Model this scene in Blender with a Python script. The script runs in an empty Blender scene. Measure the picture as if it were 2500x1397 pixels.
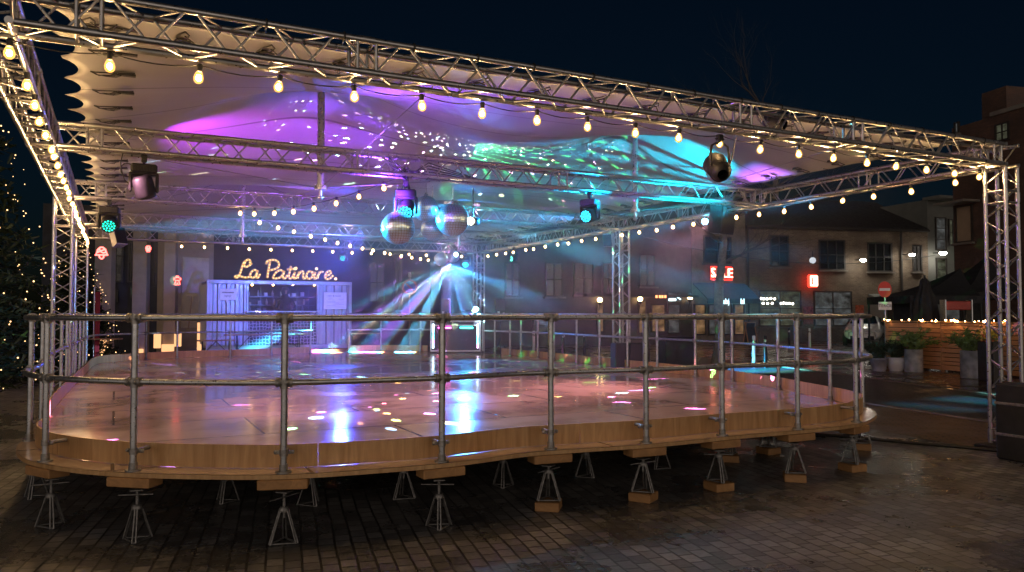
import bpy, math, random
import numpy as np
from mathutils import Vector, Matrix
random.seed(7)
R_ = math.radians
sc = bpy.context.scene
COL = sc.collection
FPX, HZ, CH = 1900.0, 764.0, 1.62          # focal length in photo pixels, horizon row, eye height
PITCH = math.atan((HZ - 698.5) / FPX)
cam_d = bpy.data.cameras.new('camera'); cam = bpy.data.objects.new('camera', cam_d); COL.objects.link(cam)
cam.location = (0, 0, CH); cam.rotation_euler = (math.pi / 2 + PITCH, 0, 0)
cam_d.sensor_width = 36; cam_d.lens = 36 * FPX / 2500; cam_d.clip_end = 500; cam_d.clip_start = .05
sc.camera = cam
cp, sp = math.cos(PITCH), math.sin(PITCH)

def ray(px, py):
    x = (px - 1250) / FPX; y = (698.5 - py) / FPX
    return Vector((x, cp - sp * y, sp + cp * y))
def at_d(px, py, d):
    r = ray(px, py); k = d / r.y
    return Vector((r.x * k, d, CH + r.z * k))
def at_z(px, py, z=0.0):
    r = ray(px, py); k = (z - CH) / r.z
    return Vector((r.x * k, r.y * k, z))
def to_px(p):
    q = Vector(p) - Vector((0, 0, CH))
    zc = q.y * cp + q.z * sp; yc = -q.y * sp + q.z * cp
    return 1250 + FPX * q.x / zc, 698.5 - FPX * yc / zc

# ------------------------------------------------------------------ mesh builder
class MB:
    def __init__(s): s.v = []; s.f = []; s.sm = []; s.M = None
    def add(s, vs, fs, smooth=False):
        n = len(s.v)
        if s.M is not None: vs = [s.M @ Vector(p) for p in vs]
        s.v += [tuple(p) for p in vs]; s.f += [tuple(i + n for i in f) for f in fs]; s.sm += [smooth] * len(fs)
    def box(s, c, d, rz=0, rot=None):
        m = rot if rot is not None else Matrix.Rotation(rz, 3, 'Z'); c = Vector(c)
        a, b, e = d[0] / 2, d[1] / 2, d[2] / 2
        s.add([c + m @ Vector((i * a, j * b, k * e)) for k in (-1, 1) for j in (-1, 1) for i in (-1, 1)],
              [(0, 2, 3, 1), (4, 5, 7, 6), (0, 1, 5, 4), (2, 6, 7, 3), (0, 4, 6, 2), (1, 3, 7, 5)])
    def bbox(s, c, d, bev=.01, rz=0, rot=None):          # box with chamfered vertical and horizontal edges
        m = rot if rot is not None else Matrix.Rotation(rz, 3, 'Z'); c = Vector(c)
        a, b, e = d[0] / 2, d[1] / 2, d[2] / 2
        def ring(x, y, z, k): return [(x - k, -y, z), (x, -y + k, z), (x, y - k, z), (x - k, y, z), (-x + k, y, z), (-x, y - k, z), (-x, -y + k, z), (-x + k, -y, z)]
        L = [ring(a - bev, b - bev, -e, bev * .5), ring(a, b, -e + bev, bev), ring(a, b, e - bev, bev), ring(a - bev, b - bev, e, bev * .5)]
        vs = [c + m @ Vector(p) for r in L for p in r]; fs = [tuple(range(7, -1, -1)), tuple(range(24, 32))]
        for k in range(3):
            for i in range(8): j = (i + 1) % 8; fs.append((k * 8 + i, k * 8 + j, k * 8 + 8 + j, k * 8 + 8 + i))
        s.add(vs, fs)
    def tube(s, p0, p1, r0, r1=None, n=8, caps=True):
        p0 = Vector(p0); p1 = Vector(p1); r1 = r0 if r1 is None else r1
        d = (p1 - p0)
        if d.length < 1e-6: return
        d.normalize(); u = d.orthogonal().normalized(); w = d.cross(u)
        vs = []
        for p, r in ((p0, r0), (p1, r1)):
            for i in range(n):
                a = 2 * math.pi * i / n; vs.append(p + (u * math.cos(a) + w * math.sin(a)) * r)
        s.add(vs, [(i, (i + 1) % n, n + (i + 1) % n, n + i) for i in range(n)], True)
        if caps: s.add(vs, [tuple(range(n - 1, -1, -1)), tuple(range(n, 2 * n))])
    def path(s, pts, r, n=6, closed=False, radii=None):
        pts = [Vector(p) for p in pts]; N = len(pts)
        if N < 2: return
        t0 = (pts[1] - pts[0]).normalized(); u = t0.orthogonal().normalized(); vs = []
        for i in range(N):
            a = pts[(i - 1) % N] if closed or i > 0 else pts[i]; b = pts[(i + 1) % N] if closed or i < N - 1 else pts[i]
            t = (b - a); t = t.normalized() if t.length > 1e-9 else t0
            u = (u - t * u.dot(t)); u = u.normalized() if u.length > 1e-6 else t.orthogonal().normalized()
            w = t.cross(u); rr = radii[i] if radii else r
            for k in range(n):
                q = 2 * math.pi * k / n; vs.append(pts[i] + (u * math.cos(q) + w * math.sin(q)) * rr)
        fs = []
        for i in range(N if closed else N - 1):
            j = (i + 1) % N
            for k in range(n): fs.append((i * n + k, i * n + (k + 1) % n, j * n + (k + 1) % n, j * n + k))
        s.add(vs, fs, True)
        if not closed: s.add(vs, [tuple(range(n - 1, -1, -1)), tuple(range((N - 1) * n, N * n))])
    def ball(s, c, r, nu=12, nv=8, sc=(1, 1, 1), smooth=True, rot=None):
        c = Vector(c); vs = []; fs = []
        for j in range(nv + 1):
            t = math.pi * j / nv
            for i in range(nu):
                a = 2 * math.pi * i / nu
                p = Vector((math.sin(t) * math.cos(a) * r * sc[0], math.sin(t) * math.sin(a) * r * sc[1], math.cos(t) * r * sc[2]))
                vs.append(c + (rot @ p if rot is not None else p))
        for j in range(nv):
            for i in range(nu):
                k = (i + 1) % nu
                if j == 0: fs.append((i, (j + 1) * nu + i, (j + 1) * nu + k))
                elif j == nv - 1: fs.append((j * nu + i, (j + 1) * nu + i, j * nu + k))
                else: fs.append((j * nu + i, (j + 1) * nu + i, (j + 1) * nu + k, j * nu + k))
        s.add(vs, fs, smooth)
    def lathe(s, prof, c=(0, 0, 0), n=16, rot=None, smooth=True, caps=True):
        c = Vector(c); vs = []; fs = []
        for r, z in prof:
            for i in range(n):
                a = 2 * math.pi * i / n; p = Vector((r * math.cos(a), r * math.sin(a), z))
                vs.append(c + (rot @ p if rot is not None else p))
        for j in range(len(prof) - 1):
            for i in range(n): k = (i + 1) % n; fs.append((j * n + i, j * n + k, (j + 1) * n + k, (j + 1) * n + i))
        s.add(vs, fs, smooth)
        if caps: s.add(vs, [tuple(range(n - 1, -1, -1)), tuple(range((len(prof) - 1) * n, len(prof) * n))])
    def prism(s, poly, z0, z1, f=None):                    # poly in xy, extruded along z; f maps (x,y,z)
        f = f or (lambda x, y, z: (x, y, z)); n = len(poly)
        vs = [f(x, y, z0) for x, y in poly] + [f(x, y, z1) for x, y in poly]
        s.add(vs, [tuple(range(n - 1, -1, -1)), tuple(range(n, 2 * n))] + [(i, (i + 1) % n, n + (i + 1) % n, n + i) for i in range(n)])
    def build(s, name, mat, parent=None, loc=(0, 0, 0), rz=0):
        me = bpy.data.meshes.new(name); me.from_pydata(s.v, [], s.f)
        me.polygons.foreach_set('use_smooth', s.sm); me.update()
        if mat: me.materials.append(mat)
        o = bpy.data.objects.new(name, me); COL.objects.link(o); o.location = loc; o.rotation_euler = (0, 0, rz)
        if parent: o.parent = parent
        return o

def tag(o, label=None, cat=None, group=None, kind=None):
    if label: o['label'] = label
    if cat: o['category'] = cat
    if group: o['group'] = group
    if kind: o['kind'] = kind
    return o
def thing(name, label, cat, loc=(0, 0, 0), rz=0, group=None):
    o = bpy.data.objects.new(name, None); COL.objects.link(o); o.location = loc; o.rotation_euler = (0, 0, rz)
    o.empty_display_size = .1
    return tag(o, label, cat, group)
def copy_tree(o, parent=None):
    c = o.copy(); COL.objects.link(c)
    if parent: c.parent = parent
    for ch in list(o.children): copy_tree(ch, c)
    return c
def text_mb(txt, size, depth, f, align='CENTER'):
    cu = bpy.data.curves.new('lettering', 'FONT'); cu.body = txt; cu.size = size; cu.extrude = depth; cu.align_x = align; cu.align_y = 'CENTER'
    cu.resolution_u = 2
    o = bpy.data.objects.new('lettering', cu); COL.objects.link(o); dg = bpy.context.evaluated_depsgraph_get(); dg.update()
    me = bpy.data.meshes.new_from_object(o.evaluated_get(dg)); m = MB()
    m.add([f(v.co.x, v.co.y, v.co.z) for v in me.vertices], [tuple(p.vertices) for p in me.polygons])
    bpy.data.objects.remove(o); bpy.data.curves.remove(cu); bpy.data.meshes.remove(me)
    return m

# ------------------------------------------------------------------ materials
class NT:
    def __init__(s, name):
        s.m = bpy.data.materials.new(name); s.m.use_nodes = True; s.t = s.m.node_tree; s.t.nodes.clear()
        s.out = s.t.nodes.new('ShaderNodeOutputMaterial')
    def n(s, typ, **kw):
        nd = s.t.nodes.new('ShaderNode' + typ)
        for k, v in kw.items():
            if k in nd.bl_rna.properties.keys(): setattr(nd, k, v)
            else: s.set(nd, k, v)
        return nd
    def set(s, nd, k, v):
        i = nd.inputs[int(k[1:])] if k[0] == '_' and k[1:].isdigit() else nd.inputs[k.replace('_', ' ')]
        if isinstance(v, bpy.types.NodeSocket): s.t.links.new(v, i)
        else: i.default_value = v
    def ramp(s, fac, stops):
        r = s.n('ValToRGB'); s.t.links.new(fac, r.inputs[0]); e = r.color_ramp.elements
        while len(e) < len(stops): e.new(.5)
        for el, (p, c) in zip(e, stops): el.position = p; el.color = (*c, 1) if len(c) == 3 else c
        return r.outputs[0]
    def coords(s, scale=(1, 1, 1), rz=0, out='Object', loc=(0, 0, 0)):
        tc = s.n('TexCoord'); mp = s.n('Mapping'); s.t.links.new(tc.outputs[out], mp.inputs[0])
        mp.inputs['Scale'].default_value = scale; mp.inputs['Rotation'].default_value = (0, 0, rz); mp.inputs['Location'].default_value = loc
        return mp.outputs[0]
    def noise(s, vec, scale, detail=4, rough=.55):
        n = s.n('TexNoise'); s.t.links.new(vec, n.inputs['Vector']); n.inputs['Scale'].default_value = scale
        n.inputs['Detail'].default_value = detail; n.inputs['Roughness'].default_value = rough
        return n.outputs[0]
    def mix(s, fac, a, b, mode='MIX'):
        n = s.n('Mix', data_type='RGBA', blend_type=mode)
        for i, v in ((0, fac), (6, a), (7, b)):
            if isinstance(v, bpy.types.NodeSocket): s.t.links.new(v, n.inputs[i])
            else: n.inputs[i].default_value = v if i == 0 else ((*v, 1) if len(v) == 3 else v)
        return n.outputs[2]
    def math(s, op, a, b=None):
        n = s.n('Math', operation=op)
        for i, v in enumerate((a, b)):
            if v is None: continue
            if isinstance(v, bpy.types.NodeSocket): s.t.links.new(v, n.inputs[i])
            else: n.inputs[i].default_value = v
        return n.outputs[0]
    def bump(s, h, strength=.3, dist=.01):
        b = s.n('Bump'); s.t.links.new(h, b.inputs['Height']); b.inputs['Strength'].default_value = strength; b.inputs['Distance'].default_value = dist
        return b.outputs[0]
    def pbsdf(s, **kw):
        b = s.n('BsdfPrincipled')
        for k, v in kw.items():
            if k in ('Base_Color', 'Emission_Color') and not isinstance(v, bpy.types.NodeSocket) and len(v) == 3: v = (*v, 1)
            s.set(b, k, v)
        s.t.links.new(b.outputs[0], s.out.inputs[0]); return s.m

def plain(name, col, rough=.5, metal=0, var=.25, scale=6, bump=0, **kw):
    t = NT(name); c = t.coords(); n = t.noise(c, scale, 5)
    a = tuple(x * (1 - var) for x in col); b = tuple(min(1, x * (1 + var)) for x in col)
    cc = t.ramp(n, [(.3, a), (.7, b)])
    rr = t.ramp(t.noise(c, scale * 2.3, 3), [(.3, (max(.02, rough - .1),) * 3), (.7, (min(1, rough + .1),) * 3)])
    k = dict(Base_Color=cc, Roughness=rr, Metallic=metal); k.update(kw)
    if bump: k['Normal'] = t.bump(n, bump, .01)
    return t.pbsdf(**k)
def glow(name, col, strength, sample=True):
    t = NT(name); e = t.n('Emission', Color=(*col, 1), Strength=strength); t.t.links.new(e.outputs[0], t.out.inputs[0])
    if not sample: t.m.cycles.emission_sampling = 'NONE'
    return t.m

def mat_brick(name, c1, c2, mortar, bw, bh, rz=0, rough=(.25, .55), msize=.012, bumps=.5, scale=1, vertical=False, wet=0, stain=(.02, .018, .015)):
    t = NT(name)
    if vertical:                                       # a wall: run the courses along x and z
        tc = t.n('TexCoord'); sx = t.n('SeparateXYZ'); t.t.links.new(tc.outputs['Object'], sx.inputs[0])
        cx = t.n('CombineXYZ'); ad = t.math('ADD', sx.outputs[0], sx.outputs[1]); t.t.links.new(ad, cx.inputs[0]); t.t.links.new(sx.outputs[2], cx.inputs[1]); vec = cx.outputs[0]
    else: vec = t.coords(rz=rz)
    wob = t.n('TexNoise', Scale=1.7, Detail=2.0); t.t.links.new(vec, wob.inputs['Vector'])
    va = t.n('VectorMath', operation='MULTIPLY_ADD'); t.t.links.new(wob.outputs['Color'], va.inputs[0]); va.inputs[1].default_value = (.03, .03, 0) if not vertical else (.004, .004, 0); t.t.links.new(vec, va.inputs[2])
    b = t.n('TexBrick', Scale=scale); t.t.links.new(va.outputs[0], b.inputs['Vector'])
    b.inputs['Brick Width'].default_value = bw; b.inputs['Row Height'].default_value = bh; b.inputs['Mortar Size'].default_value = msize
    b.inputs['Color1'].default_value = (*c1, 1); b.inputs['Color2'].default_value = (*c2, 1); b.inputs['Mortar'].default_value = (*mortar, 1); b.inputs['Bias'].default_value = 0; b.inputs['Mortar Smooth'].default_value = .3
    big = t.noise(vec, .9, 6, .65); fine = t.noise(vec, 23, 4)
    col = t.mix(t.ramp(big, [(.42, (0, 0, 0)), (.58, (1, 1, 1))]), b.outputs['Color'], stain, 'MIX') if stain is None else t.mix(t.ramp(big, [(.40, (.75, .75, .75)), (.62, (0, 0, 0))]), b.outputs['Color'], stain)
    col = t.mix(.5, col, t.ramp(fine, [(.3, (.35, .35, .35)), (.7, (.95, .95, .95))]), 'MULTIPLY')
    hh = t.math('ADD', t.math('MULTIPLY', t.math('SUBTRACT', 1.0, b.outputs['Fac']), 1.0), t.math('MULTIPLY', fine, .35))
    rr = t.ramp(big, [(.40, (rough[0],) * 3), (.62, (rough[1],) * 3)])
    return t.pbsdf(Base_Color=col, Roughness=rr, Normal=t.bump(hh, bumps, .012))
def mat_wood(name, dark, light, stretch=(1, 1, 9), rough=.5, bump=.15):
    t = NT(name); c = t.coords(scale=stretch); c2 = t.coords()
    n = t.n('TexNoise', Scale=3.0, Detail=6.0, Roughness=.6, Distortion=1.2); t.t.links.new(c, n.inputs['Vector'])
    col = t.ramp(n.outputs[0], [(.25, dark), (.5, tuple((a + b) / 2 for a, b in zip(dark, light))), (.72, light)])
    blot = t.noise(c2, 1.1, 4); col = t.mix(.45, col, t.ramp(blot, [(.3, (.45, .42, .4)), (.7, (1, 1, 1))]), 'MULTIPLY')
    return t.pbsdf(Base_Color=col, Roughness=t.ramp(n.outputs[0], [(.2, (rough - .12,) * 3), (.8, (rough + .12,) * 3)]), Normal=t.bump(n.outputs[0], bump, .004))

M = {}
M['alu'] = plain('aluminium', (.38, .375, .37), .34, .92, .12, 14)
M['steel'] = plain('galvanised_steel', (.42, .43, .45), .34, .95, .18, 20)
M['cast'] = plain('cast_fitting', (.3, .29, .28), .5, .85, .3, 40, .2)
M['jack'] = plain('worn_jack_steel', (.22, .215, .21), .5, .7, .35, 30)
M['black'] = plain('black_plastic', (.013, .013, .014), .5, 0, .3, 12, Specular_IOR_Level=.22)
M['blackmetal'] = plain('black_metal', (.02, .02, .022), .4, .3, .3, 15, Specular_IOR_Level=.3)
M['cable'] = plain('black_rubber', (.012, .012, .012), .55, 0, .2, 20)
M['kick'] = mat_wood('orange_plywood', (.42, .225, .085), (.73, .46, .22), (4.5, 4.5, .45), .45)
M['block'] = mat_wood('sawn_timber', (.32, .16, .06), (.55, .30, .12), (4, 1, 4), .6)
M['plank'] = mat_wood('plank_fence', (.5, .23, .1), (.72, .37, .17), (1.2, 1.2, 7), .55)
M['bench'] = mat_wood('bench_timber', (.30, .18, .1), (.5, .33, .2), (2, 2, 2), .5)
M['white'] = plain('white_paint', (.75, .75, .76), .5, 0, .06, 8)
M['offwhite'] = plain('paper_white', (.8, .79, .8), .6, 0, .04, 5)
M['red'] = plain('sign_red', (.62, .03, .02), .35, 0, .1, 8)
M['blue'] = plain('sign_blue', (.02, .1, .5), .35, 0, .1, 8)
M['ink'] = plain('dark_ink', (.02, .02, .035), .6, 0, .1, 8)
M['glass'] = plain('dark_glass', (.015, .018, .02), .06, 0, .2, 2, Specular_IOR_Level=.7)
M['frame'] = plain('dark_window_frame', (.03, .025, .022), .5, 0, .2, 10)
M['concrete'] = plain('beige_render', (.4, .33, .25), .75, 0, .14, 2.5, .1)
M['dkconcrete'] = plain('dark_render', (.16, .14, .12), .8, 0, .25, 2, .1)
M['greytower'] = plain('grey_cladding', (.15, .155, .14), .6, 0, .12, 2)
M['roof'] = plain('dark_slate', (.03, .028, .028), .6, 0, .3, 3, .3)
M['canvas'] = plain('black_canvas', (.012, .012, .014), .8, 0, .2, 3)
M['mast'] = plain('mast_steel', (.55, .55, .57), .32, .9, .08, 12)
M['foliage'] = plain('needle_green', (.025, .04, .015), .6, 0, .5, 5)
M['leaf'] = plain('plant_green', (.12, .2, .05), .5, 0, .4, 6)
M['flower'] = plain('yellow_flower', (.65, .5, .06), .5, 0, .3, 20)
M['flower2'] = plain('orange_flower', (.6, .16, .05), .5, 0, .3, 20)
M['bark'] = plain('bark', (.17, .14, .105), .85, 0, .45, 9, .6)
M['twig'] = plain('twig', (.06, .045, .035), .85, 0, .4, 9)
M['cloth'] = plain('dark_coat', (.02, .02, .03), .85, 0, .2, 10)
M['skin'] = plain('skin', (.35, .2, .14), .55, 0, .1, 10)
M['potgrey'] = plain('grey_pot', (.3, .28, .32), .6, 0, .2, 4)
M['potwhite'] = plain('white_pot', (.55, .53, .52), .5, 0, .1, 4)
M['potblue'] = plain('zinc_pot', (.25, .27, .29), .5, .1, .4, 5)
M['carpaint'] = plain('white_car_paint', (.7, .69, .66), .22, 0, .03, 2, Coat_Weight=.6)
M['tyre'] = plain('tyre_rubber', (.02, .02, .02), .8, 0, .2, 10)
M['chrome'] = plain('rim_metal', (.5, .5, .5), .25, .9, .1, 9)
M['cord'] = plain('thin_wire', (.25, .25, .26), .4, .8, .1, 9)
M['brown'] = plain('tarnished_post', (.36, .2, .13), .5, 0, .2, 6)
M['cream'] = plain('cream_board', (.6, .52, .4), .6, 0, .1, 6)
M['brick'] = mat_brick('brown_brick', (.16, .11, .075), (.27, .195, .13), (.3, .26, .2), .22, .075, vertical=True, rough=(.7, .9), msize=.01, bumps=.35, stain=(.12, .085, .06))
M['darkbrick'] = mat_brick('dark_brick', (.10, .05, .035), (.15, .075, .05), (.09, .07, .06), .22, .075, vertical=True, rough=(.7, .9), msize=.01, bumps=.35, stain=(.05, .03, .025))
M['cobble'] = mat_brick('wet_pavers', (.125, .124, .128), (.34, .332, .332), (.04, .037, .036), .15, .115, rz=R_(74), rough=(.2, .5), msize=.009, bumps=.8, stain=(.065, .062, .062))
M['cobble2'] = mat_brick('setts', (.2, .13, .075), (.28, .19, .11), (.04, .03, .02), .2, .1, rz=R_(15), rough=(.35, .6), msize=.014, bumps=.9, stain=(.13, .085, .05))
M['plaza'] = mat_brick('wet_paving', (.11, .065, .04), (.15, .09, .055), (.05, .03, .02), .4, .2, rz=R_(-14), rough=(.12, .45), msize=.012, bumps=.25, stain=(.06, .035, .022))
M['asphalt'] = plain('wet_asphalt', (.06, .058, .055), .52, 0, .3, 6, .5)

# wet varnished floor panels
t = NT('wet_plywood_floor'); c = t.coords(rz=R_(-27)); st = t.coords(scale=(1, .35, 1), rz=R_(-27))
b = t.n('TexBrick', Scale=1.0); t.t.links.new(c, b.inputs['Vector']); b.inputs['Brick Width'].default_value = 2.5; b.inputs['Row Height'].default_value = 1.25; b.inputs['Mortar Size'].default_value = .012
b.inputs['Color1'].default_value = (.58, .43, .32, 1); b.inputs['Color2'].default_value = (.67, .51, .39, 1); b.inputs['Mortar'].default_value = (.12, .08, .055, 1)
g = t.n('TexNoise', Scale=2.2, Detail=6.0, Roughness=.62, Distortion=1.5); t.t.links.new(st, g.inputs['Vector'])
col = t.mix(.75, b.outputs['Color'], t.ramp(g.outputs[0], [(.3, (.78, .74, .7)), (.5, (.93, .91, .89)), (.75, (1, 1, 1))]), 'MULTIPLY')
puddle = t.noise(c, .8, 6, .62); col = t.mix(1.0, col, t.ramp(puddle, [(.36, (.74, .71, .68)), (.47, (.86, .84, .82)), (.5, (1, 1, 1))]), 'MULTIPLY')
rr = t.ramp(puddle, [(.36, (.09,) * 3), (.5, (.15,) * 3), (.66, (.26,) * 3)])
fine = t.n('TexNoise', Scale=34.0, Detail=3.0); t.t.links.new(c, fine.inputs['Vector'])
hh = t.math('ADD', t.math('MULTIPLY', fine.outputs[0], .25), t.math('ADD', g.outputs[0], t.math('MULTIPLY', b.outputs['Fac'], -.5)))
M['deck'] = t.pbsdf(Base_Color=col, Roughness=rr, Normal=t.bump(hh, .16, .012), Specular_IOR_Level=.6)

# tent membrane: pale cloth, welded seams every 1.3 m (object space of the tent)
t = NT('tent_membrane'); tc = t.n('TexCoord'); sx = t.n('SeparateXYZ'); t.t.links.new(tc.outputs['Object'], sx.inputs[0])
q = t.math('FRACT', t.math('DIVIDE', t.math('ADD', sx.outputs[1], t.math('MULTIPLY', sx.outputs[0], .06)), 1.32))
seam = t.ramp(t.math('ABSOLUTE', t.math('SUBTRACT', q, .5)), [(0, (.42, .4, .38)), (.012, (.42, .4, .38)), (.016, (1, 1, 1))])
n = t.noise(tc.outputs['Object'], .8, 5)
col = t.mix(1.0, t.ramp(n, [(.3, (.26, .25, .26)), (.7, (.31, .305, .31))]), seam, 'MULTIPLY')
M['membrane'] = t.pbsdf(Base_Color=col, Roughness=.55, Normal=t.bump(t.noise(tc.outputs['Object'], 1.1, 2), .12, .03))
M['bulbglass'] = None
HAZE = .052; EXPO = 0.0; LK = 2.5; FILL_GLOW = .85
# ------------------------------------------------------------------ pavilion frame (local x = along the front, y = depth)
PR = Vector((5.92, 9.37, 0)); PY = R_(27); W, D = 10.25, 15.2
PM = Matrix.Translation(PR) @ Matrix.Rotation(PY, 4, 'Z')
def L(v, u, z=0): return PM @ Vector((v, u, z))
def v_at(px, u, z=3.4):                    # where along the width a photo column meets depth u
    lo, hi = -W - 3, 3
    for _ in range(60):
        m = (lo + hi) / 2
        if to_px(L(m, u, z))[0] < px: lo = m
        else: hi = m
    return lo
def u_at(px, v, z=3.4):
    lo, hi = -1, 22
    for _ in range(60):
        m = (lo + hi) / 2
        if (to_px(L(v, m, z))[0] > px): lo = m
        else: hi = m
    return lo
ZL, ZU, TH = 3.39, 3.63, .12
UB = [0, 3.9, 7.95, 12.0, D]
def truss(p0, p1, up, parent, name='truss_beam', panel=.5, frames=(), detail=True):
    p0 = Vector(p0); p1 = Vector(p1); d = (p1 - p0).normalized(); up = Vector(up); side = d.cross(up).normalized()
    Ln = (p1 - p0).length; ch = MB(); br = MB()
    cs = [(side * a + up * b) * TH for a, b in ((-1, -1), (1, -1), (1, 1), (-1, 1))]
    for c in cs:
        ch.tube(p0 + c, p1 + c, .0245, n=10)
    n = max(2, round(Ln / panel)); st = Ln / n
    for k in range(4):
        a, b = cs[k], cs[(k + 1) % 4]
        for i in range(n):
            q0 = p0 + d * (st * i); q1 = p0 + d * (st * (i + .5)); q2 = p0 + d * (st * (i + 1))
            if k % 2: a2, b2 = b, a
            else: a2, b2 = a, b
            br.tube(q0 + a2 + d * .03, q1 + b2 - d * .02, .0095, n=6, caps=False); br.tube(q1 + b2 + d * .02, q2 + a2 - d * .03, .0095, n=6, caps=False)
    for f in frames:                       # end frames where two truss lengths are pinned together
        for e in (-.07, .07):
            q = p0 + d * (f + e)
            for k in range(4): br.tube(q + cs[k], q + cs[(k + 1) % 4], .013, n=6, caps=False)
        for k in range(4): ch.tube(p0 + d * (f - .055) + cs[k], p0 + d * (f + .055) + cs[k], .029, n=10)
    o = ch.build(name, M['alu'], parent); br.build('bracing', M['alu'], o)
    return o
pav = thing('truss_pavilion', 'silver aluminium truss frame on lattice columns standing over the wooden rink', 'pavilion', PR, PY)
zc = (ZL + ZU) / 2
for u in UB:
    fr = (.35, 3.3, 6.2, W - .35) if u else (.4, 2.2, 5.9, W - 2.8, W - .4)
    truss((-W + .145, u, zc), (-.145, u, zc), (0, 0, 1), pav, frames=fr)
for v in (-W, 0):
    truss((v, -.145, zc), (v, D + .145, zc), (0, 0, 1), pav, frames=(.3, 2.0, 4.05, 6.0, 8.1, 10.2, 12.15, 14.2))
for v, u in ((0, 0), (0, UB[2]), (0, D), (-W, UB[2]), (-W, D)):
    truss((v, u, .06), (v, u, ZL - .03), (1, 0, 0), pav, 'truss_column', panel=.42, frames=(.1, 2.95))
    b = MB(); b.bbox((v, u, .02), (.5, .5, .04), .01); b.build('base_plate', M['blackmetal'], pav)
m = MB()
for px in (650, 840, 1010, 1165, 1302, 1447, 1580, 1692, 1807, 1905, 1995, 2080, 2170, 2250, 2326, 2400):   # straps lashing the roof to the front chord
    v = v_at(px, -TH, ZU)
    for k in range(1):
        pts = [(v, -TH + .031 * math.cos(a), ZU + .031 * math.sin(a)) for a in [i * math.pi / 6 for i in range(13)]]
        m.path(pts, .007, 5); m.path([(v, -TH + .02, ZU - .025), (v + .01, -TH + .09, ZU - .03), (v, TH, ZU + .02), (v, TH + .2, ZU + .04)], .006, 4)
m.build('lashing_straps', M['cable'], pav)

# ------------------------------------------------------------------ tent roof: relaxed membrane with four masts
MA = [(-7.22, 4.25), (-2.32, 4.25), (-7.2, 11.2), (-2.35, 11.2)]; ZE, ZP = 3.70, 4.72
v0, v1, u0, u1 = -W + .22, -.28, .34, D - .3
NV, NU = 97, 241
vv = np.linspace(v0, v1, NV); uu = np.linspace(u0, u1, NU)
Z = np.full((NV, NU), 3.85); fix = np.zeros((NV, NU), bool)
fix[0, :] = fix[-1, :] = True; fix[:, 0] = fix[:, -1] = True; Z[fix] = ZE
VV, UU = np.meshgrid(vv, uu, indexing='ij')
for a, b in MA:
    k = np.hypot(VV - a, UU - b) < .3; Z[k] = ZP; fix |= k
Z[~fix] = ZE + .08
for a, b in MA: Z = np.where(fix, Z, np.maximum(Z, ZE + .7 * np.exp(-np.hypot(VV - a, UU - b) / 1.2)))
dv2, du2 = (vv[1] - vv[0]) ** -2, (uu[1] - uu[0]) ** -2
for it in range(1500):
    N = Z.copy(); N[1:-1, 1:-1] = (dv2 * (Z[2:, 1:-1] + Z[:-2, 1:-1]) + du2 * (Z[1:-1, 2:] + Z[1:-1, :-2])) / (2 * (dv2 + du2)); Z = np.where(fix, Z, N)
SP = .62
def scal(x):
    f = ((x - .34) / SP) % 1.0; return .15 * math.sqrt(max(0, 1 - (2 * f - 1) ** 2))
vs = []; fs = []
for i in range(NV):
    for j in range(NU):
        a, b = vv[i], uu[j]; wv = max(0, 1 - i / 14); wv2 = max(0, 1 - (NV - 1 - i) / 14); wu = max(0, 1 - j / 14); wu2 = max(0, 1 - (NU - 1 - j) / 14)
        a2 = a + (scal(b) * wv * 1.25 - scal(b) * wv2 * .6); b2 = b + .6 * (scal(a) * wu - scal(a) * wu2)
        vs.append((a2, b2, Z[i, j]))
for i in range(NV - 1):
    for j in range(NU - 1): fs.append((i * NU + j, i * NU + j + 1, (i + 1) * NU + j + 1, (i + 1) * NU + j))
roof = thing('tent_roof', 'off white tensile tent roof with pointed peaks strung inside the truss frame', 'tent roof', PR, PY)
m = MB(); m.add(vs, fs, True); mem = m.build('membrane', M['membrane'], roof)
mod = mem.modifiers.new('thickness', 'SOLIDIFY'); mod.thickness = .004
for a, b in MA:
    m = MB(); m.tube((a, b, 3.24), (a, b, ZP - .02), .045, n=14); m.tube((a, b, 3.24), (a, b, 3.19), .075, n=12); m.tube((a, b, 3.19), (a, b, 3.10), .022, n=8)
    m.ball((a, b, 3.09), .035, 10, 6); m.lathe([(.05, -.12), (.22, -.03), (.29, 0.0)], (a, b, ZP), 20)
    o = m.build('flying_mast', M['mast'], roof)
    c = MB(); tv = -W if a < -5 else 0
    for e in ((tv * .97 if tv else -.3, b + .0), (-5.1, b), (a, b - 4 if b < 6 else b - 3.2), (a, b + 3.6)):
        d = Vector((e[0] - a, e[1] - b, 0)); d.normalize()
        c.tube((a, b, 3.21), (e[0], e[1], ZL + .1), .004, n=5, caps=False)
    c.build('stay_cables', M['cord'], o)
def buckle(v, u, ang):
    m = MB(); m.M = Matrix.Translation((v, u, 0)) @ Matrix.Rotation(ang, 4, 'Z')
    z = ZE - .005
    m.path([(-.34, 0, z), (-.28, .05, z - .012), (-.02, .065, z + .03), (.0, .0, z + .03), (-.02, -.02, z + .02), (-.3, -.03, z - .01), (-.34, 0, z)], .006, 5)
    m.box((-.06, .02, z + .012), (.14, .05, .018)); m.box((-.15, -.0, z - .01), (.06, .09, .012), .5); m.path([(-.3, 0, z - .02), (-.22, -.09, z - .05), (-.16, -.13, z - .06), (-.14, -.2, z - .04)], .005, 5)
    m.build('tension_buckle', M['cable'], roof)
k = 0
while .9 + SP * k < D - .6:
    u = u0 + SP * (k + .5) + .0
    buckle(v0 + .62, u, 0)
    buckle(v1 - .5, u, math.pi); k += 1
k = 0
while SP * (k + 1) < W - .6:
    buckle(v0 + SP * (k + .5), u0 + .5, math.pi / 2); k += 1

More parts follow.
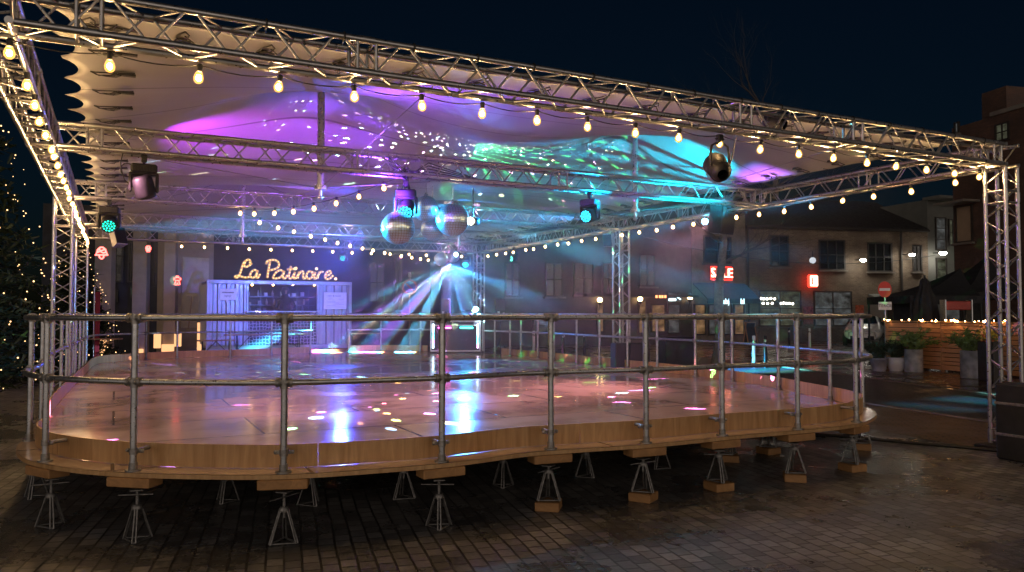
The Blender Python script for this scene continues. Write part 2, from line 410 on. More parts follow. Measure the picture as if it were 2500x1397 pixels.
# ------------------------------------------------------------------ raised rink
ZD, KH = .5, .17
def cm(pts, n=10):                                         # closed Catmull-Rom through (x, y, offset) points
    N = len(pts); out = []
    for i in range(N):
        a, b, c, d = (np.array(pts[(i + k) % N], float) for k in (-1, 0, 1, 2))
        for j in range(n):
            s = j / n; out.append(.5 * ((2 * b) + (c - a) * s + (2 * a - 5 * b + 4 * c - d) * s * s + (3 * b - a - 3 * c + d) * s ** 3))
    return np.array(out)
def gz(px, py): p = at_z(px, py, ZD); return (p.x, p.y)
FO = .17
ctl = [(*gz(86, 1085), .08), (*gz(122, 1108), .14)] + [(*gz(*q), FO) for q in ((200, 1124), (330, 1137), (515, 1143), (700, 1143), (890, 1132), (1075, 1117), (1250, 1095), (1400, 1084), (1570, 1073), (1770, 1054), (1945, 1040), (2040, 1029))]
ctl += [(*gz(2085, 1018), .13), (3.96, 8.83, .09), (4.13, 9.3, .04)]
ctl += [(*gz(*q), -.06) for q in ((2046, 980), (1970, 964), (1900, 949), (1767, 927), (1611, 908), (1470, 893), (1358, 879), (1225, 866), (1110, 858.5), (1045, 857.5), (950, 857), (850, 858), (755, 862), (660, 866), (560, 870), (440, 874))]
ctl += [(-8.8, 18.5, -.04), (-9.12, 17.5, .02), (-8.9, 16.6, .05), (-8.02, 14.7, .05), (-6.98, 12.5, .05), (-5.3, 9.0, .05), (-4.38, 7.35, .05)]
NS = 10; KP = cm(ctl, NS); NK = len(KP)
I_DJ0 = 24 * NS; I_DJ1 = 26 * NS; I_EN0 = 28 * NS; I_EN1 = 29 * NS
tan = np.roll(KP[:, :2], -1, 0) - np.roll(KP[:, :2], 1, 0); tan /= np.linalg.norm(tan, axis=1)[:, None]
nor = np.stack([tan[:, 1], -tan[:, 0]], 1)                # outward (the outline runs anticlockwise)
def kp(i, off=0.0, z=ZD): i %= NK; return Vector((KP[i, 0] + nor[i, 0] * off, KP[i, 1] + nor[i, 1] * off, z))
rink = thing('raised_rink', 'raised wooden skating floor with rounded corners and orange plywood kick boards', 'rink', (0, 12, 0))
def rb(mb, name, mat): return mb.build(name, mat, rink, (0, -12, 0))
edge = [kp(i, max(KP[i, 2], 0) + .05) for i in range(NK)]
m = MB(); top = [tuple(p) for p in edge]; bot = [(p.x, p.y, ZD - .034) for p in edge]
m.add(top, [tuple(range(NK))]); m.add(bot, [tuple(range(NK - 1, -1, -1))])
rb(m, 'floor_deck', M['deck'])
m = MB(); mid = [kp(i, max(KP[i, 2], 0) + .052, ZD - .003) for i in range(NK)]; low = [kp(i, max(KP[i, 2], 0) + .052, ZD - .034) for i in range(NK)]
m.add([tuple(p) for p in mid + low], [(i, NK + i, NK + (i + 1) % NK, (i + 1) % NK) for i in range(NK)], True); rb(m, 'deck_edging', M['kick'])
def arc(i0, i1):                                           # indices going forwards from i0 to i1
    out = [i0 % NK]; i = i0
    while i % NK != i1 % NK: i += 1; out.append(i % NK)
    return out
def panel(idx, ga=.006):
    m = MB(); n = len(idx); T = .018; vs = []
    for i in idx:
        e_ = Vector((0, 0, 0))
        if i == idx[0]: e_ = Vector((tan[i, 0], tan[i, 1], 0)) * .005
        if i == idx[-1]: e_ = -Vector((tan[i, 0], tan[i, 1], 0)) * .005
        vs += [kp(i, 0, ZD + .004) + e_, kp(i, 0, ZD + KH) + e_, kp(i, -T, ZD + KH) + e_, kp(i, -T, ZD + .004) + e_]
    fs = [(k * 4 + a, k * 4 + 4 + a, k * 4 + 4 + (a + 1) % 4, k * 4 + (a + 1) % 4) for k in range(n - 1) for a in range(4)] + [(0, 1, 2, 3), tuple((n - 1) * 4 + a for a in (3, 2, 1, 0))]
    m.add([tuple(v) for v in vs], fs); o = rb(m, 'kick_board', M['kick'])
runs = [arc(I_EN1, I_DJ0), arc(I_DJ1, I_EN0)]
for run in runs:
    seg = [run[0]]; acc = 0
    for a, b in zip(run, run[1:]):
        acc += (kp(a) - kp(b)).length; seg.append(b)
        if acc > 2.2: panel(seg); seg = [b]; acc = 0
    if len(seg) > 1: panel(seg)

# ------------------------------------------------------------------ handrail
ZR, ZMID = 1.583, 1.13
def rail_off(i): return KP[i % NK, 2]
def idx_px(px, rng):                                       # outline index in a range whose post shows at this photo column
    return min(rng, key=lambda i: abs(to_px(kp(i, rail_off(i), 1.0))[0] - px))
front_r = list(range(1, 15 * NS)); right_r = list(range(16 * NS, 24 * NS + 1)); back_r = list(range(24 * NS, 33 * NS)); left_r = list(range(33 * NS + 4, NK)) + [0, 1, 2, 3]
posts = [idx_px(p, front_r) for p in (110, 331, 702, 1080, 1345, 1570, 1768, 1945, 2087)]
posts += [idx_px(p, right_r) for p in (2104, 2028, 1903, 1792, 1695, 1611, 1536, 1470, 1412, 1358, 1313, 1272, 1240)]
posts += [idx_px(p, back_r) for p in (1208, 1028, 930)] + [I_EN0]
posts2 = [I_EN1] + [idx_px(p, back_r) for p in (661, 560, 438, 340, 248, 225)] + [idx_px(p, left_r) for p in (212, 203, 194, 186, 177, 162, 146, 125, 103, 76)]
def fit_mb(p, up=True, tdir=None):                         # cast clamp fitting round a post
    m = MB(); m.tube(p - Vector((0, 0, .042)), p + Vector((0, 0, .03)), .031, n=10)
    m.tube(p - tdir * .055, p + tdir * .055, .031, n=10)
    for s in (-1, 1):
        m.tube(p + tdir * (.04 * s), p + tdir * (.058 * s), .035, n=10)
        m.ball(p + tdir * (.03 * s) + Vector((tdir.y, -tdir.x, 0)) * .033, .009, 6, 4)
    return m
hand = thing('handrail', 'galvanised tube handrail with two rails running round the whole rink floor', 'railing', (0, 12, ZD))
def hb(mb, name, mat, par=None): return mb.build(name, mat, par or hand, (0, -12, -ZD) if par is None else (0, 0, 0))
run = arc(I_EN1, I_EN0)
for z, nm in ((ZR, 'top_rail'), (ZMID, 'middle_rail')):
    m = MB(); m.path([kp(i, rail_off(i), z) for i in run], .0225, 10); hb(m, nm, M['steel'])
for i in posts + posts2:
    o_ = rail_off(i); p = kp(i, o_, ZD); td = Vector((tan[i % NK, 0], tan[i % NK, 1], 0)); q = Vector((0, 0, 1))
    m = MB(); m.tube(p, p + q * (ZR - ZD), .0242, n=12)
    po = hb(m, 'rail_post', M['steel'])
    for z in (ZR, ZMID): fit_mb(p + q * (z - ZD), tdir=td).build('clamp_fitting', M['cast'], po)
    m = MB(); m.tube(p, p + q * .012, .055, n=12); m.tube(p + q * .012, p + q * .06, .031, n=10)
    if o_ > .1:
        b = p + q * (KH - .03); m.tube(b - q * .022, b + q * .022, .03, n=10); nn = Vector((nor[i % NK, 0], nor[i % NK, 1], 0))
        m.bbox(b - nn * .02, (.14, .012, .028), .004, math.atan2(td.y, td.x))
        for s in (-1, 1): m.ball(b - nn * .012 + td * (.06 * s), .012, 8, 5); 
        m.tube(b - nn * .01, b - nn * (o_ - .005), .016, n=8)
    m.build('post_foot', M['cast'], po)

# bearers under the front posts, and the jack stands
def bearer(i):
    p = kp(i, rail_off(i) - .02, ZD - .072); a = math.atan2(tan[i % NK, 1], tan[i % NK, 0]); m = MB()
    m.bbox(p, (.34, .16, .068), .006, a); q = kp(i, rail_off(i) - .12, ZD - .074); m.bbox(q, (.14, .3, .062), .006, a + .1); rb(m, 'timber_bearer', M['block'])
for i in posts[:11] + posts2[-2:]: bearer(i)
def jack_parts(root, block, h=.43):
    z0 = .075 if block else 0
    if block:
        m = MB(); m.bbox((0, 0, .037), (.2, .2, .074), .006, .3); m.build('wood_block', M['block'], root)
    m = MB(); T = .235; n = 3
    for k in range(3):
        a = 2 * math.pi * k / 3 + .5; c = Vector((math.cos(a), math.sin(a), 0)); t_ = Vector((-c.y, c.x, 0))
        for s in (-1, 1):
            m.tube(c * .03 + Vector((0, 0, z0 + T)) + t_ * .008 * s, c * .105 + Vector((0, 0, z0 + .006)) + t_ * .012 * s, .0072, n=5)
        b = 2 * math.pi * (k + 1) / 3 + .5; d = Vector((math.cos(b), math.sin(b), 0))
        m.tube(c * .105 + Vector((0, 0, z0 + .009)), d * .105 + Vector((0, 0, z0 + .009)), .0075, n=5)
    m.lathe([(.036, z0 + T - .015), (.04, z0 + T + .002), (.026, z0 + T + .02)], n=10)
    m.build('tripod_frame', M['jack'], root)
    m = MB(); m.tube((0, 0, z0 + T - .06), (0, 0, h - .03), .012, n=8); m.bbox((0, 0, h - .02), (.09, .09, .012), .003); m.tube((-.13, .03, h - .06), (.11, -.05, h - .05), .006, n=5); m.build('screw_post', M['jack'], root)
ordn = ['first', 'second', 'third', 'fourth', 'fifth', 'sixth', 'seventh', 'eighth', 'ninth', 'tenth', 'eleventh', 'twelfth']
G = 'jack stands holding up the rink floor'
jacks = [(posts[k], 0 if k < 4 else 1) for k in range(9)]
for k, (i, bl) in enumerate(jacks):
    p = kp(i, rail_off(i) - .05, 0)
    lab = '%s jack stand from the left along the front edge, %s' % (ordn[k], 'on a sawn timber block' if bl else 'standing directly on the paving')
    jack_parts(thing('jack_stand', lab, 'jack stand', p, random.random() * 2, G), bl, ZD - .12)
i = posts2[-1]; jack_parts(thing('jack_stand', 'jack stand round the left corner, outside the leftmost rail post', 'jack stand', kp(i, rail_off(i) - .05, 0), .2, G), 0, ZD - .12)
i = posts[9]; jack_parts(thing('jack_stand', 'jack stand round the right corner behind the rightmost front post', 'jack stand', kp(i, rail_off(i) - .02, 0), .9, G), 1, ZD - .12)
inner = [(552, 1226, 0), (757, 1233, 0), (985, 1217, 0), (1228, 1188, 0), (1430, 1165, 0), (1612, 1144, 0), (1780, 1126, 1), (1876, 1107, 1)]
for k, (px, py, bl) in enumerate(inner):
    jack_parts(thing('jack_stand', '%s jack stand from the left in the dark second row under the floor' % ordn[k], 'jack stand', at_z(px, py, 0), k * .7, G), bl, ZD - .056)
# ------------------------------------------------------------------ festoon strings
t = NT('lamp_glass'); tr = t.n('BsdfTransparent', Color=(1, .93, .8, 1)); e = t.n('Emission', Color=(1, .5, .12, 1), Strength=2.6); mx = t.n('MixShader'); mx.inputs[0].default_value = .5
t.t.links.new(tr.outputs[0], mx.inputs[1]); t.t.links.new(e.outputs[0], mx.inputs[2]); t.t.links.new(mx.outputs[0], t.out.inputs[0]); t.m.cycles.emission_sampling = 'NONE'
M['bulbglass'] = t.m
M['filament'] = glow('bulb_filament', (1, .65, .31), 1600)
M['farbulb'] = glow('far_bulb', (1, .63, .28), 160)
bulb_near = {}
def mesh_of(mb, name, mat):
    me = bpy.data.meshes.new(name); me.from_pydata(mb.v, [], mb.f); me.polygons.foreach_set('use_smooth', mb.sm); me.materials.append(mat); return me
gm = MB(); gm.lathe([(.013, -.03), (.017, -.04), (.028, -.062), (.034, -.085), (.031, -.106), (.018, -.121), (.004, -.126)], n=14)
sm = MB(); sm.lathe([(.012, .012), (.019, .006), (.019, -.01), (.016, -.03), (.017, -.042), (.014, -.044)], n=12)
fm = MB(); fm.ball((0, 0, -.085), .0165, 7, 5, (1, 1, 1.35))
ME_G, ME_S, ME_F = mesh_of(gm, 'bulb', M['bulbglass']), mesh_of(sm, 'socket', M['cable']), mesh_of(fm, 'filament', M['filament'])
gm2 = MB(); gm2.ball((0, 0, -.085), .021, 8, 6, (1, 1, 1.3)); ME_F2 = mesh_of(gm2, 'filament', M['farbulb'])
def festoon(label, pts, cable_pts, far=False, group='festoon strings of warm bulbs', rad=.0045, root=None):
    root = thing('string_lights', label, 'string lights', pts[0], 0, group)
    o0 = Vector(pts[0]); m = MB(); m.path([Vector(p) - o0 for p in cable_pts], rad, 5); m.build('cable', M['cable'], root)
    for p in pts:
        b = bpy.data.objects.new('bulb', ME_G); COL.objects.link(b); b.parent = root; b.location = Vector(p) - o0
        b.rotation_euler = (random.gauss(0, .09), random.gauss(0, .09), random.random() * 6); b.scale = (1, 1, random.uniform(.94, 1.04))
        for me, nm in ((ME_S, 'socket'), (ME_F2 if far else ME_F, 'filament')):
            c = bpy.data.objects.new(nm, me); COL.objects.link(c); c.parent = b
    return root
def sagged(pts, sag, n=6, ties=True):
    out = []
    for a, b in zip(pts, pts[1:]):
        a = Vector(a); b = Vector(b)
        for j in range(n):
            s = j / n; out.append(a.lerp(b, s) + Vector((0, 0, -sag * 4 * s * (1 - s) if not ties else sag * .6 * math.sin(math.pi * s))))
    return out + [Vector(pts[-1])]
zb = ZL - .045
fx = [24, 268, 489, 685, 864, 1029, 1178, 1311, 1434, 1552, 1659, 1758, 1859, 1949, 2036, 2117, 2190, 2262, 2330, 2392]
pts = [L(v_at(p, TH, zb), TH, zb) for p in fx]; pts = [L(-W - .05 + .6, TH, zb)] + pts if False else pts
festoon('festoon of big warm filament bulbs under the nearest, highest looking truss', pts, sagged([L(-W + .2, TH, zb + .02)] + pts + [L(-.1, TH, zb + .02)], -.05))
pts = [L(-W + TH + .01, .9 + .56 * k + random.gauss(0, .04), zb - .015 + random.uniform(-.015, .01)) for k in range(26)]
festoon('crowded festoon of warm bulbs along the truss receding on the left', pts, sagged(pts, .03))
pts = [L(-TH, .55 + .55 * k + random.gauss(0, .035), zb - .01 + random.uniform(-.03, .005)) for k in range(26)]
festoon('festoon of warm bulbs along the slanting truss on the right side', pts, sagged(pts, .02), far=True)
pts = [L(-W + 2.15 + .535 * k, D - TH, zb - .01) for k in range(15)]
festoon('festoon of small warm bulbs under the farthest truss, above the kiosk sign', pts, sagged(pts, .02), far=True)
def px_string(A, B, pxs, sag):
    out = []
    for px in pxs:
        lo, hi = 0., 1.
        s_ = (to_px(A)[0] < to_px(B)[0])
        for _ in range(40):
            m = (lo + hi) / 2
            if (to_px(A.lerp(B, m))[0] < px) == s_: lo = m
            else: hi = m
        out.append(A.lerp(B, lo) + Vector((0, 0, -sag * 4 * lo * (1 - lo))))
    return out
A = L(v_at(985, UB[1], ZL), UB[1], ZL + .02); B = L(v_at(572, UB[2], ZL), UB[2], ZL - .02)
p1 = px_string(A, B, (937, 877, 822, 766, 718, 672, 622, 588), .16)
festoon('loose festoon sagging from the mirror balls to the middle truss', p1, sagged([A] + p1 + [B], .015, ties=False), far=True)
A = L(v_at(585, UB[2], ZL), UB[2], ZL - .08); B = L(v_at(1080, D, ZL), D, ZL - .22)
p1 = px_string(A, B, (636, 680, 719, 758, 793, 826, 855, 886, 911, 938, 981, 1005, 1026, 1046), .1)
festoon('loose festoon running from the middle truss back to the farthest column', p1, sagged([A] + p1 + [B], .015, ties=False), far=True)

# ------------------------------------------------------------------ stage lights
def rot_to(d):                                             # rotation taking +z to d
    return Vector((0, 0, 1)).rotation_difference(Vector(d).normalized()).to_matrix()
LED = {'teal': glow('teal_led', (.02, .75, .5), 3), 'cyan': glow('cyan_led', (.03, .7, 1), 5), 'blue': glow('blue_led', (.03, .22, 1), 30), 'green': glow('green_led', (.1, .9, .6), 7)}
M['lens'] = plain('fixture_lens', (.02, .025, .03), .12, 0, .1, 5)
def led_disc(m, c, R, rad, dots=19, r=.0):
    pos = [(0, 0)] + [(math.cos(a) * .46, math.sin(a) * .46) for a in [i * math.pi / 3 for i in range(6)]] + [(math.cos(a) * .86, math.sin(a) * .86) for a in [i * math.pi / 6 + .2 for i in range(12)]]
    for x, y in pos[:dots]:
        m.ball(c + R @ Vector((x * rad, y * rad, .0)), rad * .155, 8, 5, (1, 1, .5), rot=R)
LENS = []
def moving_head(label, p, aim, rz=0, led=None, s=1.0, cat='stage light'):
    root = thing('moving_head_light', label, cat, p, rz, 'moving head lights')
    m = MB(); m.tube((0, 0, .04), (0, 0, -.05), .014, n=8); m.bbox((0, 0, .02), (.06, .05, .07), .008); m.tube((0, -.03, .05), (0, .03, .05), .034, n=12); m.build('clamp', M['blackmetal'], root)
    m = MB(); m.bbox((0, 0, -.09 * s), (.27 * s, .2 * s, .1 * s), .018)
    for k in range(7): m.box((-.09 * s + k * .03 * s, -.102 * s, -.09 * s), (.012 * s, .008, .05 * s))
    m.build('base', M['black'], root)
    m = MB()
    for sx in (-1, 1): m.bbox((sx * .135 * s, 0, -.24 * s), (.035 * s, .1 * s, .22 * s), .012)
    m.bbox((0, 0, -.15 * s), (.3 * s, .11 * s, .03 * s), .01); m.build('yoke', M['black'], root)
    c = Vector((0, 0, -.28 * s)); loc = Matrix.Rotation(-rz, 3, 'Z') @ Vector(aim); R = rot_to(loc)
    LENS.append(Matrix.Translation(p) @ Matrix.Rotation(rz, 4, 'Z') @ (c + R @ Vector((0, 0, .2 * s))))
    m = MB(); m.lathe([(.03 * s, -.13 * s), (.085 * s, -.125 * s), (.108 * s, -.09 * s), (.112 * s, -.02 * s), (.112 * s, .09 * s), (.106 * s, .125 * s), (.095 * s, .13 * s), (.093 * s, .115 * s), (.0, .112 * s)], c, 20, R, caps=False)
    h = m.build('lamp_head', M['black'], root)
    if led:
        m = MB(); led_disc(m, c + R @ Vector((0, 0, .12 * s)), R, .088 * s); m.build('led_array', LED[led], h)
    else:
        m = MB(); m.lathe([(.088 * s, .118 * s), (.05 * s, .128 * s), (.0, .131 * s)], c, 18, R, caps=False); m.build('lens', M['lens'], h)
    return root
ztr = ZL - .08
def on(px, u, dz=0, du=0): return L(v_at(px, u + du, ZL), u + du, ztr + dz)
def dirw(v, u, z): return (PM.to_3x3() @ Vector((v, u, z))).normalized()
moving_head('dark switched off moving head light hanging under the left part of the second truss', on(352, UB[1]), dirw(.25, .3, -.9), PY)
moving_head('moving head light with green led face, under the middle truss at left', on(268, UB[2]), (.35, -.8, -.45), .3, 'teal', 1.05)
moving_head('moving head light with cyan led face, above the two largest mirror balls', on(991, UB[1], -.06), (.05, -.8, -.55), .1, 'cyan', 1.0)
moving_head('moving head light with bright cyan face on the second truss right of the mirror balls', on(1440, UB[1]), (-.6, -.75, -.25), -.5, 'cyan', .95)
moving_head('small moving head glowing teal under the farthest truss, above the end of the kiosk sign', on(838, D), (.05, -1, -.1), .1, 'teal', .75)
moving_head('small moving head glowing cyan beside the farthest column', on(1137, D), (.0, -1, -.25), 0, 'cyan', .95)
moving_head('small moving head seen edge on under the far right truss', L(-.05, u_at(1258, 0), ztr), (-.75, -.65, -.2), PY, 'green', .8)
# par can hanging on the front truss
p = on(1757, 0, 0, TH); rt = thing('par_can', 'black par can in a looped yoke hanging from the nearest truss', 'stage light', p, PY)
m = MB(); m.bbox((0, 0, .0), (.07, .05, .09), .01); m.tube((0, 0, .04), (0, 0, -.06), .012, n=8); m.tube((-.05, 0, .0), (.05, 0, 0), .012, n=8); m.build('clamp', M['blackmetal'], rt)
m = MB(); m.path([(-.115, 0, -.27), (-.12, 0, -.16), (-.1, 0, -.07), (-.05, 0, -.045), (.05, 0, -.045), (.1, 0, -.07), (.12, 0, -.16), (.115, 0, -.27)], .0115, 8); m.build('yoke', M['blackmetal'], rt)
Rr = rot_to((.35, .75, .5)); c = Vector((0, .02, -.29))
m = MB(); m.lathe([(.05, -.15), (.08, -.13), (.095, -.08), (.1, 0), (.112, .1), (.118, .14), (.108, .14), (.1, .1), (.0, .09)], c, 18, Rr, caps=False)
for k in range(5): m.lathe([(.098, -.08 + k * .03), (.107, -.075 + k * .03), (.098, -.07 + k * .03)], c, 18, Rr, caps=False)
m.build('can', M['black'], rt)
m = MB(); m.path([(.11, .02, -.3), (.2, .05, -.16), (.24, .05, 0), (.23, .02, .05)], .006, 5); m.build('power_cable', M['cable'], rt)
p = L(v_at(1893, .3, ZU), .3, ZU - .02); rt = thing('par_can', 'small par can clamped between roof edge and the nearest truss', 'stage light', p, PY)
m = MB(); m.lathe([(.05, -.11), (.085, -.08), (.09, .04), (.098, .1), (.088, .1), (.0, .07)], (0, 0, 0), 16, rot_to((-.3, .8, .3)), caps=False); m.build('can', M['black'], rt)
m = MB(); m.path([(-.11, 0, 0), (-.11, -.02, .1), (0, -.04, .13), (.11, -.02, .1), (.11, 0, 0)], .009, 6); m.build('yoke', M['blackmetal'], rt)
# coiled cable on the second truss
p = on(300, UB[1], .02); m = MB()
m.path([(0, 0, .05), (-.02, 0, -.05)] + [(.045 + .065 * math.cos(a), .01 * math.sin(a * .5), -.13 + .075 * math.sin(a)) for a in [2.9 + k * .5 for k in range(26)]] + [(.02, 0, -.24), (.12, 0, -.33), (.2, 0, -.36)], .0055, 5)
tag(m.build('coiled_cable', M['cable'], None, p, PY), 'loop of black cable dangling beside the switched off moving head', 'cable')
m = MB()
for k in range(9):
    a = Vector((random.uniform(-.25, .1), random.uniform(-.1, .1), random.uniform(.05, .2)))
    m.path([a, a * .5 + Vector((0, 0, .12)), Vector((random.uniform(-.04, .04), 0, -.02)), Vector((random.uniform(-.06, .08), .02, -.12)), Vector((0.03, .0, -.17))], .006, 5)
for k in range(5): m.path([(-.2, .1, .3 - .04 * k), (.0, .06, .16 - .03 * k), (.35, .1, .12 + .04 * k), (1.2, .1, .09)], .006, 5)
tag(m.build('cable_bundle', M['cable'], None, on(991, UB[1], .02), PY), 'tangle of black cables tied over the cyan moving head', 'cable')

# ------------------------------------------------------------------ loudspeakers
def speaker(label, c, rz, tilt, w, dd, h, mat='black', up=.12):
    root = thing('loudspeaker', label, 'loudspeaker', c, rz, 'hanging loudspeakers'); Rt = Matrix.Rotation(tilt, 4, 'X')
    m = MB(); m.M = Rt; a = w / 2
    m.prism([(-a, -dd / 2), (a, -dd / 2), (a * .72, dd / 2), (-a * .72, dd / 2)], -h / 2, h / 2); o = m.build('cabinet', M[mat], root)
    m = MB(); m.M = Rt; m.bbox((0, -dd / 2 - .008, 0), (w * .94, .02, h * .94), .008); m.build('grille', M['black'], root)
    m = MB(); m.M = Rt
    for s in (-1, 1): m.box((0, 0.02, s * (h / 2 + .006)), (.05, dd * .5, .008))
    m.path([(0, dd * .2, -h / 2 - .01), (0, dd * .62, -h / 2), (0, dd * .66, h / 2), (0, dd * .2, h / 2 + .01)], .01, 6)
    m.tube((0, dd * .4, h / 2), (0, dd * .4, h / 2 + up), .014, n=8); m.tube((.1, dd * .66, -.1), (.1, dd * .66, .16), .012, n=6); m.build('bracket', M['steel'], root)
u_ = u_at(1762, 0); speaker('big black loudspeaker hung on the right truss in front of the bare tree', at_d(1760, 537, L(0, u_).y - .1), R_(40), .16, .40, .3, .48)
speaker('small grey loudspeaker hung beside the right middle column', at_d(1488, 586, 15.7), R_(-35), .2, .2, .18, .25, 'potgrey')
speaker('pale loudspeaker in the left far corner below the trusses', at_d(287, 578, 17.2), R_(60), -.35, .28, .22, .44, 'potgrey')
p = at_d(1722, 541, L(0, u_).y + .35); rt = thing('led_spot', 'small spotlight glaring blue behind the big black loudspeaker', 'stage light', p)
m = MB(); m.lathe([(.04, .12), (.07, .08), (.075, 0), (.065, 0)], (0, 0, 0), 14, rot_to((.6, .6, .3)), caps=False); m.build('can', M['black'], rt)
m = MB(); m.ball((-.01, -.01, 0), .055, 12, 8); m.build('lamp_face', glow('blue_glare', (.12, .6, 1), 60), rt)

# ------------------------------------------------------------------ mirror balls
t = NT('mirror_tiles'); n = t.n('TexWhiteNoise'); g_ = t.n('NewGeometry')
M['mirror'] = t.pbsdf(Base_Color=(.58, .8, .98), Roughness=.34, Metallic=1.0)
def mirror_ball(label, c, r, hang, seed, nr=19):
    rnd = random.Random(seed); root = thing('mirror_ball', label, 'mirror ball', c, rnd.random() * 6, 'mirror balls'); m = MB()
    for j in range(nr):
        t0, t1 = math.pi * j / nr, math.pi * (j + 1) / nr; n = max(4, round(2 * nr * math.sin((t0 + t1) / 2)))
        for i in range(n):
            a0, a1 = 2 * math.pi * i / n, 2 * math.pi * (i + 1) / n; g = .06; da = (a1 - a0) * g; dt = (t1 - t0) * g
            q = [Vector((math.sin(tt) * math.cos(aa), math.sin(tt) * math.sin(aa), math.cos(tt))) * r for tt, aa in ((t0 + dt, a0 + da), (t1 - dt, a0 + da), (t1 - dt, a1 - da), (t0 + dt, a1 - da))]
            ctr = sum(q, Vector()) / 4; nn = ctr.normalized(); ax = Vector((rnd.gauss(0, 1), rnd.gauss(0, 1), rnd.gauss(0, 1))); ax = ax - nn * ax.dot(nn); Rm = Matrix.Rotation(rnd.gauss(0, .07), 3, ax.normalized())
            m.add([ctr + Rm @ (p - ctr) for p in q], [(0, 1, 2, 3)])
    m.build('mirror_tiles', M['mirror'], root)
    m = MB(); m.ball((0, 0, 0), r * .985, 24, 14); m.build('ball_core', M['cord'], root)
    m = MB(); m.lathe([(.03, r * .96), (.03, r + .02), (.012, r + .03), (.012, r + .06)], n=10); m.path([(0, 0, r + .05), (.01, 0, r + .08), (0, 0, r + .11), (0, 0, r + hang)], .004, 5); m.build('hanger', M['chrome'], root)
MBs = [(972, 557, 10.0, 41, 'largest mirror ball, lowest of the four under the second truss'), (1105, 537, 10.25, 41, 'mirror ball on the right with a dazzling warm flare on its side'),
       (1040, 510, 10.6, 32, 'highest mirror ball, behind the cyan moving head'), (1056, 559, 10.8, 29, 'mirror ball half hidden behind the flaring one')]
for k, (px, py, d, rp, lab) in enumerate(MBs):
    c = at_d(px, py, d); r = rp / FPX * d; mirror_ball(lab, c, r, ZL - .1 - c.z - r if k < 2 else ZL - c.z - r, k)
for k, (px, py, d, rp, lab) in enumerate([(1077, 633, 21.6, 17, 'small clear mirror ball hanging far back, left of its twin'), (1106, 626, 21.9, 16, 'small mirror ball hanging far back beside the cyan lamp')]):
    c = at_d(px, py, d); r = rp / FPX * d; mirror_ball(lab, c, r, ZL - .1 - c.z - r, k + 9, 13)

M['flare'] = glow('added_flare_glow', (1, .8, .5), 160); M['flare2'] = glow('added_flare_glow_cool', (.5, .95, 1), 30)  # glowing lamps added to stand in for the flares on the mirror balls
for px, py, d, r, mt_, lab in ((1149, 540, 10.3, .045, 'flare', 'added lamp standing in for the warm flare on the right side of the mirror ball'), (1113, 622, 21.75, .06, 'flare2', 'added lamp standing in for the cool flare between the two small far mirror balls')):
    c = at_d(px, py, d); rt = thing('added_flare_lamp', lab, 'stage light', c); m = MB(); m.ball((0, 0, 0), r, 12, 8); m.build('lamp_face', M[mt_], rt)
    m = MB(); m.lathe([(r * .5, .2), (r * 1.25, .15), (r * 1.3, .03), (r * 1.1, .03)], (0, 0, 0), 14, rot_to((.5, .85, .1)), caps=False); m.build('can', M['black'], rt); m = MB(); m.tube((.03, .06, .05), (.03, .06, ZL - .1 - c.z), .008, n=6); m.build('drop_bar', M['blackmetal'], rt)
# ------------------------------------------------------------------ disc jockey booth
c = at_z(1112, 860, ZD); c.y -= .9; c = at_z(1112, 863.5, ZD); S = c.y / FPX
dj = thing('dj_booth', 'disc jockey booth with dark front and glowing tubes in a white frame', 'booth', c, R_(3))
w, h = 124 * S, 76 * S; a = w / 2; z0 = .05
m = MB(); m.bbox((0, .32, h / 2 + z0 - .0), (w * .98, .56, h * .97), .01); m.build('booth_body', M['black'], dj)
m = MB()
for z in (z0 + .02, z0 + h - .02): m.bbox((0, .02, z), (w, .05, .04), .008)
for x in (-a + .02, a - .02): m.bbox((x, .02, z0 + h / 2), (.04, .05, h - .081), .008)
m.bbox((0, .0, z0 + h - .13), (w * .82, .03, .035), .006); m.bbox((a + .09, .3, z0 + h / 2), (.03, .03, h), .004); m.bbox((a + .05, .02, z0 + h / 2), (.03, .03, h * .96), .004); m.build('frame', M['white'], dj)
m = MB(); m.bbox((0, .03, z0 + h / 2), (w - .085, .02, h - .085), .004); m.build('front_panel', plain('gloss_black_panel', (.03, .025, .04), .2, 0, .1, 3), dj)
t = NT('pixel_tube'); tc = t.n('TexCoord'); sx = t.n('SeparateXYZ'); t.t.links.new(tc.outputs['Object'], sx.inputs[0])
cc = t.ramp(t.math('FRACT', t.math('MULTIPLY', t.math('ADD', sx.outputs[2], t.math('MULTIPLY', sx.outputs[0], .11)), 1.55)), [(0, (.75, .9, 1)), (.3, (.5, .8, 1)), (.42, (1, .25, .75)), (.55, (.25, 1, .8)), (.75, (.15, .75, 1)), (1, (.8, .9, 1))])
e = t.n('Emission', Color=cc, Strength=8.0); t.t.links.new(e.outputs[0], t.out.inputs[0]); M['pixel'] = t.m
for x in (-a * .87, a * .87):
    m = MB(); m.tube((x, -.025, z0 + .1), (x, -.025, z0 + h - .09), .021, n=10); m.build('light_tube', M['pixel'], dj)
for x, nm, col in ((-a * .43, 'pink_led_bar', (1, .1, .62)), (a * .43, 'teal_led_bar', (.04, .75, .62))):
    m = MB()
    for k in range(9): m.ball((x + (k - 4) * .039, -.02, z0 + h - .2), .024, 8, 6)
    m.build('led_bar', glow(nm, col, 15), dj)
m = MB(); m.bbox((0, .33, z0 + h + .012), (w * 1.06, .6, .03), .006); m.build('table_top', M['blackmetal'], dj)
top = c + Vector((0, 0, z0 + h + .028)); Rz = Matrix.Rotation(R_(3), 3, 'Z')
ct = thing('dj_controller', 'black music controller with two decks on the booth top', 'controller', top + Rz @ Vector((-.2, .3, 0)), R_(3))
m = MB(); m.bbox((0, 0, .03), (.7, .36, .06), .01)
